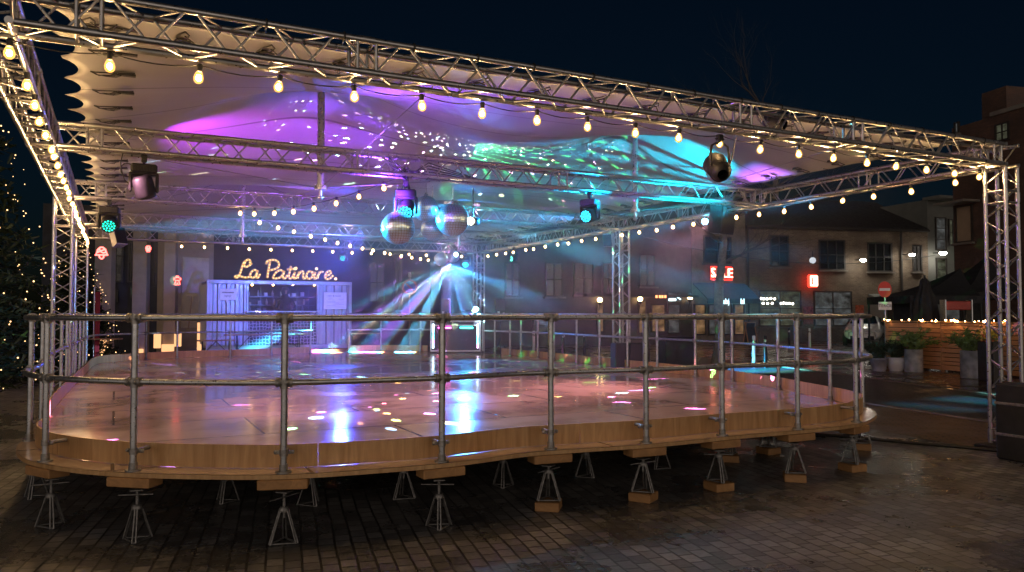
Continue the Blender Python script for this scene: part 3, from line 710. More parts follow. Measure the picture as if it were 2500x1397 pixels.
for k in range(10): m.box((-.04 + (k % 4) * .03, -.1 + (k // 4) * .08, .066), (.014, .03, .014))
m.build('body', M['black'], ct)
for x in (-.21, .21): m = MB(); m.lathe([(.1, .06), (.1, .078), (.09, .084), (.02, .086)], (x, .0, 0), 20); m.build('platter', M['chrome'], ct)
lp = thing('laptop', 'open laptop standing at the back of the booth top', 'laptop', top + Rz @ Vector((.32, .4, 0)), R_(3))
m = MB(); m.bbox((0, 0, .012), (.34, .24, .02), .006); m.build('keyboard_base', M['blackmetal'], lp)
m = MB(); m.bbox((0, .13, .13), (.34, .012, .23), .005, rot=Matrix.Rotation(-.2, 3, 'X')); m.build('screen', M['blackmetal'], lp)
def standspk(label, px, ytop, ybot, wpx, d):
    p = at_d(px, ybot, d); h = (ybot - ytop) / FPX * d; w = wpx / FPX * d; root = thing('stand_speaker', label, 'loudspeaker', (p.x, p.y, .0), R_(4), 'speakers on poles behind the booth')
    m = MB(); m.bbox((0, 0, p.z + h / 2), (w, .3, h), .02); cab = m.build('cabinet', M['black'], root)
    m = MB(); m.bbox((0, -.155, p.z + h * .6), (w * .86, .012, h * .7), .004); m.build('grille', plain('perforated_grille', (.06, .06, .065), .5, .3, .2, 60), cab)
    m = MB(); m.box((-w * .2, -.153, p.z + h * .14), (w * .22, .006, w * .22)); m.box((w * .28, -.153, p.z + h * .08), (w * .2, .006, w * .13)); m.build('badge', M['white'], cab)
    m = MB(); m.tube((0, 0, .02), (0, 0, p.z), .02, n=8)
    for k in range(3): an = k * 2.09 + .4; m.tube((0, 0, .75), (.5 * math.cos(an), .5 * math.sin(an), .02), .012, n=6)
    m.build('tripod_stand', M['blackmetal'], root)
standspk('black loudspeaker on a pole behind the booth, left of the far column', 1087, 730, 768, 24, 23.6)
standspk('black loudspeaker on a tripod to the right of the booth and far column', 1222, 730, 768, 26, 24.6)
# fixture standing on the booth top in front of the far column
b = top + Rz @ Vector((.58, .32, 0)); rt = thing('moving_head_light', 'small moving head standing on the booth top in front of the far column', 'stage light', b, 0, 'moving head lights')
m = MB(); m.bbox((0, 0, .05), (.24, .2, .1), .015); m.build('base', M['black'], rt)
m = MB()
for s in (-1, 1): m.bbox((s * .11, 0, .18), (.03, .09, .2), .01)
m.build('yoke', M['black'], rt); m = MB(); m.lathe([(.05, -.1), (.08, -.08), (.085, .06), (.07, .08), (0, .075)], (0, 0, .25), 16, rot_to((-.3, -.9, .1)), caps=False); m.build('lamp_head', M['potgrey'], rt)
# ------------------------------------------------------------------ ground
def sheet(name, mat, pts, z):
    m = MB(); m.add([(p[0], p[1], z) for p in pts], [tuple(range(len(pts)))]); return tag(m.build(name, mat), kind='structure')
sheet('ground', M['cobble'], [(-90, -12), (110, -12), (110, 110), (-90, 110)], 0)
def gp(px, py): p = at_z(px, py, 0); return (p.x, p.y)
def ext(p, q, k): return (q[0] + (q[0] - p[0]) * k, q[1] + (q[1] - p[1]) * k)
up = [gp(2110, 923), gp(2450, 967)]; lo_ = [gp(2110, 985), gp(2450, 1036)]; lw = [gp(2112, 1046), gp(2455, 1108)]
def band(name, mat, a, b, z): sheet(name, mat, [ext(a[1], a[0], 2.2), ext(a[0], a[1], 2.5), ext(b[0], b[1], 2.5), ext(b[1], b[0], 2.2)][::-1], z)
band('sett_paving', M['cobble2'], lo_, lw, .004); band('asphalt_lane', M['asphalt'], up, lo_, .004)
P0, P1 = ext(up[1], up[0], 2.2), ext(up[0], up[1], 2.5)
sheet('square_paving', M['plaza'], [P0, P1, (P1[0] + 40, P1[1] + 60), (P0[0] - 20, P0[1] + 60)], .004)
for a, nm in ((up, 'kerb_line'), (lo_, 'kerb_line')):
    m = MB(); p, q = Vector((*ext(a[1], a[0], .9), 0)), Vector((*ext(a[0], a[1], 1.5), 0)); d = (q - p); n = int(d.length / .5); rz = math.atan2(d.y, d.x)
    for k in range(n): m.bbox(p.lerp(q, (k + .5) / n) + Vector((0, 0, .012)), (d.length / n - .012, .12, .024 + random.uniform(0, .006)), .006, rz)
    tag(m.build(nm, M['dkconcrete']), kind='structure')
m = MB(); pp = [gp(1700, 1052), gp(1950, 1061), gp(2090, 1072), gp(2200, 1083), gp(2330, 1094), gp(2455, 1106), gp(2700, 1130)]
m.path([(x, y, .02) for x, y in pp], .02, 8); tag(m.build('power_cable', M['cable']), 'thick black cable lying along the edge of the brown setts at right', 'cable')

# ------------------------------------------------------------------ helpers for buildings (local x along the facade, y inwards)
def facade(name, label, x0, x1, dl, dr, ztop, mat, depth=6, cat='building', group=None, roof=None):
    a, b = at_d(x0, HZ, dl), at_d(x1, HZ, dr); rz = math.atan2(b.y - a.y, b.x - a.x); Lw = (Vector((b.x, b.y)) - Vector((a.x, a.y))).length
    root = thing(name, label, cat, (a.x, a.y, 0), rz, group)
    m = MB(); m.box((Lw / 2, depth / 2, ztop / 2), (Lw, depth, ztop)); m.build('wall', mat, root)
    if roof:
        m = MB(); m.prism([(-.12, ztop - .05), (-.12, ztop + .12), (depth * .6, ztop + roof), (depth + .1, ztop + .1), (depth + .1, ztop - .05)], 0, Lw, lambda x, y, z: (z, x, y)); m.build('roof', M['roof'], root)
        m = MB(); m.tube((0, -.14, ztop), (Lw, -.14, ztop), .07, n=8); m.build('gutter', M['frame'], root)
    def loc(px, py):                                       # photo point -> facade coordinates (x, z)
        lo, hi = -5.0, Lw + 5.0
        for _ in range(50):
            k = (lo + hi) / 2; p = (a.x + math.cos(rz) * k, a.y + math.sin(rz) * k, 2)
            if to_px(p)[0] < px: lo = k
            else: hi = k
        dd = a.y + math.sin(rz) * lo; return lo, at_d(px, py, dd).z
    return root, loc
def window(root, loc, px0, py0, px1, py1, nx=2, ny=2, glass=None, sill=True, fr=.07, name='window'):
    x0, z1 = loc(px0, py0); x1, z0 = loc(px1, py1); m = MB(); w, h = x1 - x0, z1 - z0; cx, cz = (x0 + x1) / 2, (z0 + z1) / 2
    for x in (x0 + fr / 2, x1 - fr / 2): m.box((x, -.03, cz), (fr, .1, h))
    for z in (z0 + fr / 2, z1 - fr / 2): m.box((cx, -.03, z), (w - 2 * fr, .098, fr))
    for k in range(1, nx): m.box((x0 + w * k / nx, -.025, cz), (.05, .07, h - 2 * fr))
    for k in range(1, ny): m.box((cx, -.022, z0 + h * k / ny), (w - 2 * fr, .06, .045))
    o = m.build(name, M['frame'], root)
    m = MB(); m.box((cx, -.006, cz), (w - fr, .02, h - fr)); m.build('pane', glass or M['glass'], o)
    if sill: m = MB(); m.box((cx, -.09, z0 - .05), (w + .16, .22, .09)); m.build('sill', M['dkconcrete'], o)
    return o, (x0, x1, z0, z1)
def lamp_shop(name, col, s): 
    t = NT(name); c = t.coords(scale=(.9, .9, 1.3)); n = t.noise(c, 2.2, 4); e = t.n('Emission', Strength=s)
    t.t.links.new(t.mix(1.0, t.ramp(n, [(.32, (.12, .1, .08)), (.5, (.5, .45, .4)), (.68, (1, .95, .9))]), col, 'MULTIPLY'), e.inputs[0]); t.t.links.new(e.outputs[0], t.out.inputs[0]); return t.m
M['lit_warm'] = lamp_shop('lit_warm_window', (1, .62, .3), .28); M['lit_green'] = lamp_shop('lit_dim_window', (.55, .62, .45), .16); M['lit_grey'] = lamp_shop('lit_grey_window', (.6, .66, .7), .14)
M['whitelamp'] = glow('floodlight', (1, .93, .8), 80); M['walllamp'] = glow('wall_lamp', (1, .66, .28), 40); M['dot'] = glow('small_lamps', (1, .9, .75), 12)
M['redneon'] = glow('red_sign', (1, .03, .015), 5); M['redcore'] = glow('sign_letters', (1, .35, .22), 9)
M['cyan_sign'] = glow('pale_sign_letters', (.7, .95, 1), 3); M['orange_sign'] = glow('orange_sign_letters', (1, .35, .12), 3)

# ------------------------------------------------------------------ brick building on the right with shops
rt, loc = facade('brick_building', 'long brown brick building with three upper windows and lit shop fronts', 1822, 2268, 43, 45, 6.35, M['brick'], 8, roof=2.4)
for q in ((1880, 574, 1927, 652, 2, 2), (2000, 585, 2064, 660, 3, 2), (2119, 592, 2179, 664, 3, 2), (2229, 598, 2252, 664, 2, 1)): window(rt, loc, *q)
window(rt, loc, 1852, 709, 1955, 797, 2, 2, M['lit_green'], name='shop_window'); window(rt, loc, 1986, 711, 2079, 797, 2, 2, M['lit_grey'], name='shop_window')
for px, py in [(1857, 729), (1863, 730), (1871, 730), (1880, 729), (1889, 730), (1861, 741), (1872, 741), (1883, 741), (1905, 741), (1911, 740), (1918, 741), (1925, 741), (1933, 742)]:
    m = MB(); x, z = loc(px, py); m.ball((x, -.1, z), .06, 8, 5); m.build('lamp', M['dot'], rt)
m = MB(); x, z = loc(2200, 590); m.tube((x, -.1, 0), (x, -.1, 6.3), .07, n=8); x, z = loc(1822, 590); m.tube((x + .1, -.1, 0), (x + .1, -.1, 6.3), .06, n=8); m.build('downpipe', M['frame'], rt)
m = MB(); x0, z = loc(1852, 800); x1, _ = loc(1955, 800); m.box(((x0 + x1) / 2, -.03, z / 2 - .05), (x1 - x0, .08, z - .1)); m.build('stall_riser', M['dkconcrete'], rt)
x0, z1 = loc(2120, 722); x1, z0 = loc(2204, 740); m = MB(); m.prism([(0, z1), (-1.6, z0 - .05), (-1.6, z0 + .05), (0, z1 + .1)], x0, x1, lambda x, y, z: (z, x, y))
for x in (x0 + .05, x1 - .05): m.box((x, -.8, z0 / 2), (.08, 1.5, z0))
m.build('entrance_porch', M['greytower'], rt)
x, z = loc(2098, 757); x1, z0 = loc(2110, 772); m = MB(); m.box((x, -.02, z - .1), (.5, .05, .75)); m.build('poster', plain('poster_red', (.4, .08, .03), .5, 0, .5, 6), rt)
x, z = loc(1972, 766); m = MB(); m.box((x, -.02, z - .1), (.6, .05, 1.0)); m.build('poster', plain('poster_dark', (.22, .06, .05), .5, 0, .6, 7), rt)
# lamps on that wall
def floodlamp(label, px, py, lc=loc, root=rt, sz=.13):
    x, z = lc(px, py); p = root.matrix_basis @ Vector((x, -.75, z)); r_ = thing('wall_floodlight', label, 'lamp', p, root.rotation_euler.z, 'floodlights on the brick building')
    m = MB(); m.tube((0, .75, .05), (0, .05, .02), .025, n=6); m.bbox((0, 0, .06), (.34, .3, .06), .015); m.build('housing', M['frame'], r_)
    m = MB(); m.ball((0, -.03, -.02), sz, 12, 8, (1.3, 1, .65)); m.build('lamp_face', M['whitelamp'], r_)
floodlamp('white floodlight between the upper windows of the brick building', 2088, 637)
floodlamp('white floodlight at the drainpipe of the brick building', 2206, 624)
floodlamp('brightest white floodlight where the grey tower starts', 2281, 620, sz=.16)
x, z = loc(1975, 687); p = rt.matrix_basis @ Vector((x, -.4, z)); sg = thing('box_sign', 'rounded light box sign, orange and white, on the brick wall', 'sign', p, rt.rotation_euler.z)
m = MB(); m.bbox((0, 0, 0), (.62, .2, .72), .09); m.build('sign_box', M['redneon'], sg)
m = MB(); m.bbox((.02, -.105, 0), (.46, .02, .58), .03); m.build('sign_face', glow('sign_face', (1, .82, .6), 4), sg)
m = MB(); m.box((-.1, -.12, .0), (.09, .012, .4)); m.path([(-.14, -.12, .14), (.0, -.12, .2), (.02, -.12, .06), (-.1, -.12, .02), (-.06, -.12, -.2)], .03, 5)
for k in range(6): m.box((.16, -.12, .2 - k * .075), (.07, .012, .04))
m.build('sign_mark', M['redneon'], sg)
m = MB(); m.tube((0, .1, 0), (0, .42, 0), .03, n=6); m.build('bracket', M['frame'], sg)
# neighbour with the SALE sign and the dark awning
r2, l2 = facade('awning_shop', 'dark rendered shop house with a navy awning and red neon sign', 1690, 1821.4, 41, 42.9, 7.2, plain('grey_brown_render', (.2, .16, .13), .8, 0, .3, 2.5, .15), 8, roof=2)
window(r2, l2, 1718, 575, 1785, 645, 2, 2)
x0, z1 = l2(1692, 690); x1, z0 = l2(1819, 742); m = MB(); m.prism([(0, z1), (-1.1, z0 + .25), (-1.1, z0), (-1.05, z0), (-1.05, z0 + .2), (0, z1 - .08)], x0, x1, lambda x, y, z: (z, x, y)); m.build('awning', plain('navy_awning', (.012, .014, .03), .8, 0, .2, 3), r2)
for px, tx in ((1735, 'abj'), (1775, 'bl')):
    x, z = l2(px, 737); text_mb(tx, .42, .01, lambda a, b, c: (x + a, -1.13 + -c, z + b)).build('awning_lettering', M['cyan_sign'], r2)
for px0, px1, g in ((1693, 1722, M['lit_warm']), (1727, 1785, M['lit_grey']), (1790, 1816, M['lit_warm'])): window(r2, l2, px0, 742, px1, 818, 1, 2, g, False, name='shop_window')
sx, szz = l2(1757, 668); p = r2.matrix_basis @ Vector((sx, -.16, szz)); sg = thing('neon_sign', 'red neon SALE sign above the navy awning, partly behind a tree trunk', 'sign', p, r2.rotation_euler.z)
text_mb('SALE', .72, .04, lambda a, b, c: (a * 1.05, -c - .02, b)).build('letters', M['redcore'], sg)
m = MB(); m.bbox((0, .05, 0), (1.55, .05, .72), .02); m.build('backing_board', plain('red_backing', (.25, .01, .01), .4, 0, .1, 3), sg)
ol = MB()
for z in (-.34, .34): ol.tube((-.76, -.0, z), (.76, -.0, z), .025, n=6)
for x in (-.76, .76): ol.tube((x, 0, -.34), (x, 0, .34), .025, n=6)
ol.build('neon_outline', M['redneon'], sg)
# terrace with two wall lanterns, partly in the haze
r3, l3 = facade('terrace_house', 'dim brown terrace with small shop windows and warm wall lanterns', 1180, 1689, 37, 40.9, 7.6, plain('very_dark_render', (.06, .052, .045), .8, 0, .3, 2.5, .1), 8, roof=2)  # render given a very dark base colour over the whole terrace
for q in ((1330, 640, 1375, 725), (1400, 640, 1450, 720), (1232, 640, 1270, 725), (1470, 640, 1500, 720), (1560, 620, 1600, 700)): window(r3, l3, *q)
for q, g in (((1455, 733, 1474, 812), M['lit_warm']), ((1556, 733, 1578, 815), M['lit_warm']), ((1588, 742, 1624, 812), M['lit_warm']), ((1628, 712, 1664, 740), M['lit_grey']), ((1628, 742, 1660, 815), M['lit_grey']), ((1300, 770, 1350, 820), M['lit_grey'])): window(r3, l3, *q, 1, 2, g, False, name='shop_window')
m = MB(); x0, z1 = l3(1420, 722); x1, z0 = l3(1690, 730); m.box(((x0 + x1) / 2, -.3, z1), (x1 - x0, .6, .12)); m.build('fascia', M['frame'], r3)
x, z = l3(1599, 726); text_mb('CAFE', .28, .01, lambda a, b, c: (x + a, -.65 - c, z + b)).build('fascia_lettering', M['orange_sign'], r3) if False else None
m = MB()
for px in (1588, 1596, 1602, 1609): x, z = l3(px, 725); m.box((x, -.62, z), (.11, .02, .14))
m.build('fascia_lettering', M['orange_sign'], r3)
m = MB()
for px in (1632, 1636, 1640, 1645): x, z = l3(px, 732); m.lathe([(.07, -.02), (.07, .02)], (x, -.12, z), 8, rot_to((0, 1, 0)))
m.box((l3(1654, 728)[0], -.12, l3(1654, 728)[1]), (.3, .02, .06), rot=Matrix.Rotation(.5, 3, 'Y')); m.build('window_lettering', M['cyan_sign'], r3)
for k, (px, py, lab) in enumerate(((1458, 733, 'warm wall lantern on the terrace, left of the right middle column'), (1556, 731, 'warm wall lantern just right of the right middle column'), (1677, 727, 'warm wall lantern at the corner beside the navy awning'))):
    x, z = l3(px, py); p = r3.matrix_basis @ Vector((x, -.3, z)); ln = thing('wall_lantern', lab, 'lamp', p, 0, 'wall lanterns on the terrace')
    m = MB(); m.lathe([(.02, -.25), (.09, -.2), (.1, -.12)], n=8); m.lathe([(.14, .13), (.02, .26)], n=8); m.lathe([(.02, -.25), (.13, -.1), (.13, -.09)], n=8); [m.tube((.12 * math.cos(q), .12 * math.sin(q), -.1), (.13 * math.cos(q), .13 * math.sin(q), .14), .01, n=4) for q in (0, 1.57, 3.14, 4.71)]; m.tube((0, 0, -.2), (0, .3, -.5), .02, n=6); m.build('cage', M['frame'], ln)
    m = MB(); m.ball((0, 0, 0), .12, 10, 7); m.build('lamp_globe', M['walllamp'], ln)
# grey tower bay and the tall block at the right edge
r4, l4 = facade('grey_tower', 'narrow grey clad stair tower with tall pale windows', 2268.6, 2332, 45, 45.6, 8.2, M['greytower'], 8)
window(r4, l4, 2286, 530, 2312, 612, 1, 3, M['lit_grey'], False); window(r4, l4, 2318, 535, 2330, 600, 1, 2, M['lit_green'], False); window(r4, l4, 2286, 630, 2312, 688, 1, 2, M['lit_green'], False)
m = MB(); m.box((2.0, -.35, 8.25), (4.2, 1.2, .16)); m.build('canopy', M['greytower'], r4)
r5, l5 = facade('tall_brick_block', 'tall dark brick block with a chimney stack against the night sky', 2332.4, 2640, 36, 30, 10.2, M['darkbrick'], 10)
x, z = l5(2414, 220); m = MB(); m.box((x + .1, 1.2, 10.7), (1.3, 1.6, 1.6)); m.build('chimney', M['darkbrick'], r5)
m = MB(); m.box((l5(2412, 260)[0] + 4.5, .9, 10.29), (8.2, 2, .18)); m.build('parapet', M['dkconcrete'], r5)
window(r5, l5, 2340, 300, 2352, 325, 1, 1, M['lit_grey']); window(r5, l5, 2440, 305, 2475, 340, 2, 2, M['lit_green'], False)
o, (x0, x1, z0, z1) = window(r5, l5, 2338, 505, 2380, 590, 1, 1, plain('beige_panel', (.3, .22, .15), .7, 0, .1, 3)); m = MB(); m.box(((x0 + x1) / 2, -.4, z1 + .1), (x1 - x0 + .8, 1, .1)); m.build('canopy', M['dkconcrete'], r5)

# string with a lamp across the street
m = MB(); a, b = at_d(1560, 575, 38.0), at_d(2290, 622, 44.5); pts = [a.lerp(b, k / 24) + Vector((0, 0, -.9 * 4 * (k / 24) * (1 - k / 24))) for k in range(25)]
ln = thing('street_catenary', 'thin cable strung across the street carrying one white lamp globe', 'cable', pts[13]); m.path([p - pts[13] for p in pts], .018, 5); m.build('wire', M['cable'], ln)
p = at_d(1984, 636, pts[13].y); m = MB(); m.ball(p - pts[13], .17, 12, 8); m.build('lamp_globe', glow('pale_globe', (.8, .85, .9), .8), ln); m = MB(); m.tube(p - pts[13], p - pts[13] + Vector((0, 0, .5)), .02); m.build('lamp_stem', M['cable'], ln)

# ------------------------------------------------------------------ trees
def grow(m, p, d, r, ln, depth, rnd, spread=.55, tips=None, up=.12, seg=3):
    pts = [p]; rad = [r]; q = p.copy(); dd = d.copy()
    for k in range(seg):
        dd = (dd + Vector((rnd.gauss(0, .14), rnd.gauss(0, .14), rnd.gauss(0, .09) + up * .3))).normalized(); q = q + dd * (ln / seg); pts.append(q.copy()); rad.append(r * (1 - .4 * (k + 1) / seg))
    m.path(pts, r, 6 if r > .03 else 4, radii=rad)
    if depth == 0:
        if tips is not None: tips.append(q)
        return
    for k in range(3 if depth > 1 else 4):
        ax = Vector((rnd.gauss(0, 1), rnd.gauss(0, 1), rnd.gauss(0, 1))).normalized(); nd = (dd + ax * spread + Vector((0, 0, up))).normalized()
        s = pts[rnd.randint(1, seg)] if k else q
        grow(m, s, nd, rad[-1] * rnd.uniform(.55, .75), ln * rnd.uniform(.6, .85), depth - 1, rnd, spread, tips, up, seg)
def bare_tree(label, base, h, r, seed, levels=4, lean=(0, 0), first=.45, spread=.6):
    rnd = random.Random(seed); root = thing('bare_tree', label, 'tree', base, 0, 'leafless street trees'); m = MB(); N = 9
    pts = [Vector((lean[0] * k / N + .05 * math.sin(k * 1.3), lean[1] * k / N, h * k / N)) for k in range(N + 1)]; rad = [r * (1.35 if k == 0 else 1 - .5 * k / N) for k in range(N + 1)]
    m.path(pts, r, 12, radii=rad)
    for k in range(5): m.ball(pts[2 + k] + Vector((rnd.uniform(-1, 1) * r * .6, -r * .5, .1)), r * .4, 6, 5, (1, 1, 1.5))
    m.build('trunk', M['bark'], root); m = MB()
    for k in range(int(N * first), N + 1):
        for j in range(2):
            a = rnd.random() * 6.28; grow(m, pts[k], Vector((math.cos(a), math.sin(a), .55)).normalized(), rad[k] * .45, h * .22, levels - 1, rnd, spread)
    m.build('crown', M['twig'], root)
bare_tree('leafless tree whose mottled trunk stands in front of the SALE sign', at_z(1752, 893, 0), 5.6, .17, 3, 4, (.25, 0), .6)
bare_tree('tall leafless tree, a faint silhouette above the roofs against the sky', at_d(1895, 800, 58) * Vector((1, 1, 0)) if False else Vector((19.7, 58, 0)), 16.5, .3, 8, 5, (0, 0), .62, .5)
# lit christmas tree at the left edge
def conifer(label, base, h, r, seed, nl=900, cat='tree'):
    rnd = random.Random(seed); root = thing('christmas_tree', label, cat, base, 0, 'fir trees with fairy lights'); m = MB(); m.tube((0, 0, 0), (0, 0, h * .97), .16, .02, n=8); m.build('trunk', M['bark'], root)
    m = MB(); lights = MB()
    for k in range(420):
        z = h * (.04 + .95 * (k / 420) ** 1.25); rr = r * (1 - z / h) * rnd.uniform(.75, 1.08) + .08; a = rnd.random() * 6.28
        tip = Vector((math.cos(a) * rr, math.sin(a) * rr, z - rr * .22)); st = Vector((0, 0, z + .05)); m.tube(st, tip, .02, .006, n=4, caps=False)
        nb = int(6 + 10 * rr)
        for j in range(nb):
            q = st.lerp(tip, rnd.uniform(.3, 1.0)); d = Vector((rnd.gauss(0, 1), rnd.gauss(0, 1), rnd.gauss(-.2, .5))).normalized() * rnd.uniform(.14, .3); e = d.cross(Vector((rnd.random(), rnd.random(), 1))).normalized() * .035
            m.add([q - e, q + e, q + d + e * .4, q + d - e * .4], [(0, 1, 2, 3)])
    for k in range(nl):
        z = h * rnd.random() ** 1.3 * .95; rr = r * (1 - z / h) * rnd.uniform(.86, 1.1) + .1; a = rnd.random() * 6.28
        lights.ball((math.cos(a) * rr, math.sin(a) * rr, z - rr * .2), rnd.uniform(.008, .02), 5, 3)
    m.build('crown', M['foliage'], root); o = lights.build('fairy_lights', M['fairy'], root); tag(o, kind='stuff')
M['fairy'] = glow('fairy_lights', (1, .58, .24), 4, False)
conifer('tall dark fir full of tiny fairy lights at the left edge', (-12.6, 17.5, 0), 8.5, 2.9, 4, 420)
conifer('smaller densely lit fir behind the left lattice columns', (-13.2, 23.5, 0), 4.2, 1.5, 5, 240)

# ------------------------------------------------------------------ colonnade and buildings behind on the left
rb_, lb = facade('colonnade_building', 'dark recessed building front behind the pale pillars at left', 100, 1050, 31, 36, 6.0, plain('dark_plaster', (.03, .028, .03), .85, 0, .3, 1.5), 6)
for q, g in (((232, 708, 242, 738), M['lit_grey']), ((280, 708, 288, 738), M['lit_grey']), ((318, 706, 328, 728), M['lit_grey']), ((262, 560, 300, 690), None), ((310, 590, 328, 690), None), ((372, 590, 386, 700), None), ((900, 640, 940, 740), None), ((960, 620, 985, 760), None)): window(rb_, lb, *q, 2, 2, g, False)
rw, lw_ = facade('beige_wall', 'plain beige rendered wall with a framed panel left of the kiosk', 430, 520, 26.5, 27.2, 4.6, M['concrete'], .4, 'wall')
x0, z1 = lw_(443, 628); x1, z0 = lw_(508, 800); m = MB(); m.box(((x0 + x1) / 2, -.03, (z1 + z0) / 2), (x1 - x0, .06, z1 - z0)); m.build('panel', M['cream'], rw)
rg, lg = facade('green_hoarding', 'narrow green lit panel standing between left column and first pillar', 228, 245, 27.5, 27.6, 3.4, plain('green_panel', (.03, .3, .12), .6, 0, .5, 12), .1, 'panel')
M['glowpaper'] = (lambda t: (t.t.links.new(t.n('Emission', Color=(1, .5, .22, 1), Strength=1.4).outputs[0], t.out.inputs[0]), t.m)[1])(NT('lit_lantern_panel'))
def pillar(label, px0, px1, d, zt, lit, wide=0):
    a, b = at_d(px0, HZ, d), at_d(px1, HZ, d); w = b.x - a.x; root = thing('pillar', label, 'pillar', ((a.x + b.x) / 2, d, 0), .12, 'pillars of the colonnade')
    m = MB(); m.bbox((0, 0, zt / 2), (w, w * .8, zt), .015); m.build('shaft', M['concrete'], root)
    for dx, z0, z1, ww in lit:
        m = MB(); m.bbox((dx, -w * .4 - .06, (z0 + z1) / 2), (ww, .1, z1 - z0), .01); m.build('light_panel', M['glowpaper'], root)
pillar('leftmost pale pillar with a glowing base, beside the left column', 236, 274, 24.5, 5.2, [(-.02, .12, .78, .36)])
pillar('middle pale pillar with no hanging star beside it', 327, 360, 25.5, 4.45, [(.1, .1, .45, .14)])
pillar('right pale pillar with stepped glowing lantern boxes at its base', 402, 430, 25.0, 5.4, [(0, .15, .62, .36), (-.32, .5, .95, .2), (.3, .55, .98, .2)])
pillar('broad shadowed pier tight behind the stepped lantern pillar', 386, 408, 26.4, 5.4, [])
lp = at_z(487, 865, 0); b = thing('floor_lantern', 'tall glowing paper lantern at the kiosk corner', 'lantern', at_d(487, 830, 23.6), 0); m = MB(); m.bbox((0, 0, .1), (.11, .11, .85), .01); m.build('paper_shade', M['glowpaper'], b); m = MB(); m.bbox((0, 0, -.36), (.13, .13, .06), .01); m.bbox((0, 0, .55), (.13, .13, .04), .01); m.build('frame', M['frame'], b)
# hanging red neon ornaments
M['rope'] = glow('red_rope_light', (1, .12, .1), 6)
def ornament(label, px, py, d, paths, s, cat, drop=.4):
    p = at_d(px, py, d); root = thing('hanging_ornament', label, cat, p, 0, 'red rope light ornaments'); m = MB()
    for q in paths: m.path([(x * s, 0, z * s) for x, z in q], .028 * (s / .3) ** .5, 6)
    m.build('rope_light', M['rope'], root)
    m = MB(); m.tube((0, 0, s * .95), (0, 0, s + drop), .006, n=5); m.build('hanging_wire', M['cord'], root)
    m = MB(); n = 20; m.prism([(math.cos(i * 6.283 / n) * s * .8, math.sin(i * 6.283 / n) * s * .85) for i in range(n)], 0, .012, lambda x, y, z: (x, .03 + z, y)); m.build('mesh_backing', plain('dark_red_mesh', (.25, .03, .03), .6, 0, .2, 10), root)
bell = [[(-.15, .8), (-.55, .5), (-.7, 0), (-.95, -.35), (.95, -.35), (.7, 0), (.55, .5), (.15, .8), (-.15, .8)], [(-.7, 0), (-.25, .2), (.25, -.05), (.7, .05)], [(-.4, -.38), (-.25, -.8), (.05, -.95), (.3, -.75), (.35, -.38)], [(-.5, .5), (0, .3), (.5, .5)]]
ornament('red bell shaped rope light hanging by the left column', 248, 617, 20.0, bell, .17, 'ornament', 1.0)
lant = [[(-.35, .8), (.35, .8), (.7, .3), (.35, -.8), (-.35, -.8), (-.7, .3), (-.35, .8)], [(-.3, .6), (-.1, -.6)], [(.3, .6), (.1, -.6)], [(-.55, .1), (.55, .1)]]
ornament('small red lantern shaped rope light beside the middle pillar', 362, 608, 22.0, lant, .1, 'ornament', .5)
star = [[(-.2, .95), (.2, .95), (.3, .6), (.75, .45), (.7, .15), (.35, .1), (.4, -.4), (.6, -.9), (.2, -.95), (0, -.5), (-.2, -.95), (-.6, -.9), (-.4, -.4), (-.35, .1), (-.7, .15), (-.75, .45), (-.3, .6), (-.2, .95)], [(-.12, .65), (.12, .65)], [(-.1, .1), (.1, -.1)]]
ornament('red figure shaped rope light right of the stepped lantern pillar', 433, 685, 22.5, star, .13, 'ornament', 1.6)
# squeegee leaning on the beige wall
b = thing('floor_scraper', 'wooden floor scraper standing upside down against the beige wall', 'broom', at_d(460, 803, 26.0), .0)
hgt = (803 - 722) / FPX * 26; m = MB(); m.tube((0, 0, 0), (.06, .1, hgt), .022, n=8); m.build('handle', M['bench'], b)
m = MB(); m.bbox((.06, .1, hgt + .02), (.36, .05, .07), .008); m.bbox((.06, .1, hgt - .12), (.1, .04, .24), .01); m.build('blade_head', M['cream'], b)
# red flag post beside the left column
b = thing('red_banner', 'narrow dark red banner on a pole behind the left columns', 'banner', at_d(236, 850, 21.5), 0); m = MB(); m.tube((-.09, 0, -.4), (-.09, 0, 1.65), .02, n=8); m.build('pole', M['steel'], b)
m = MB(); m.bbox((.01, 0, .45), (.13, .02, 2.2), .004); m.build('cloth', plain('dark_red_cloth', (.22, .015, .03), .7, 0, .2, 5), b)

# ------------------------------------------------------------------ kiosk container (local x along its front)
ka = at_d(505, HZ, 21.8); kb = at_d(857, HZ, 23.67); KRZ = math.atan2(kb.y - ka.y, kb.x - ka.x); KL = math.hypot(kb.x - ka.x, kb.y - ka.y); KZ0, KZ1 = .56, 2.55
KM = Matrix.Translation((ka.x, ka.y, 0)) @ Matrix.Rotation(KRZ, 4, 'Z')
def kx(px):
    lo, hi = -1.0, KL + 1
    for _ in range(50):
        k = (lo + hi) / 2
        if to_px(KM @ Vector((k, 0, 1.7)))[0] < px: lo = k
        else: hi = k
    return lo
def kz(px, py): return at_d(px, py, (KM @ Vector((kx(px), 0, 0))).y).z
kio = thing('kiosk_container', 'lilac lit corrugated container kiosk with an open counter and shelves inside', 'kiosk', (ka.x, ka.y, 0), KRZ)
M['container'] = plain('pale_container_paint', (.37, .37, .43), .38, .25, .1, 3)
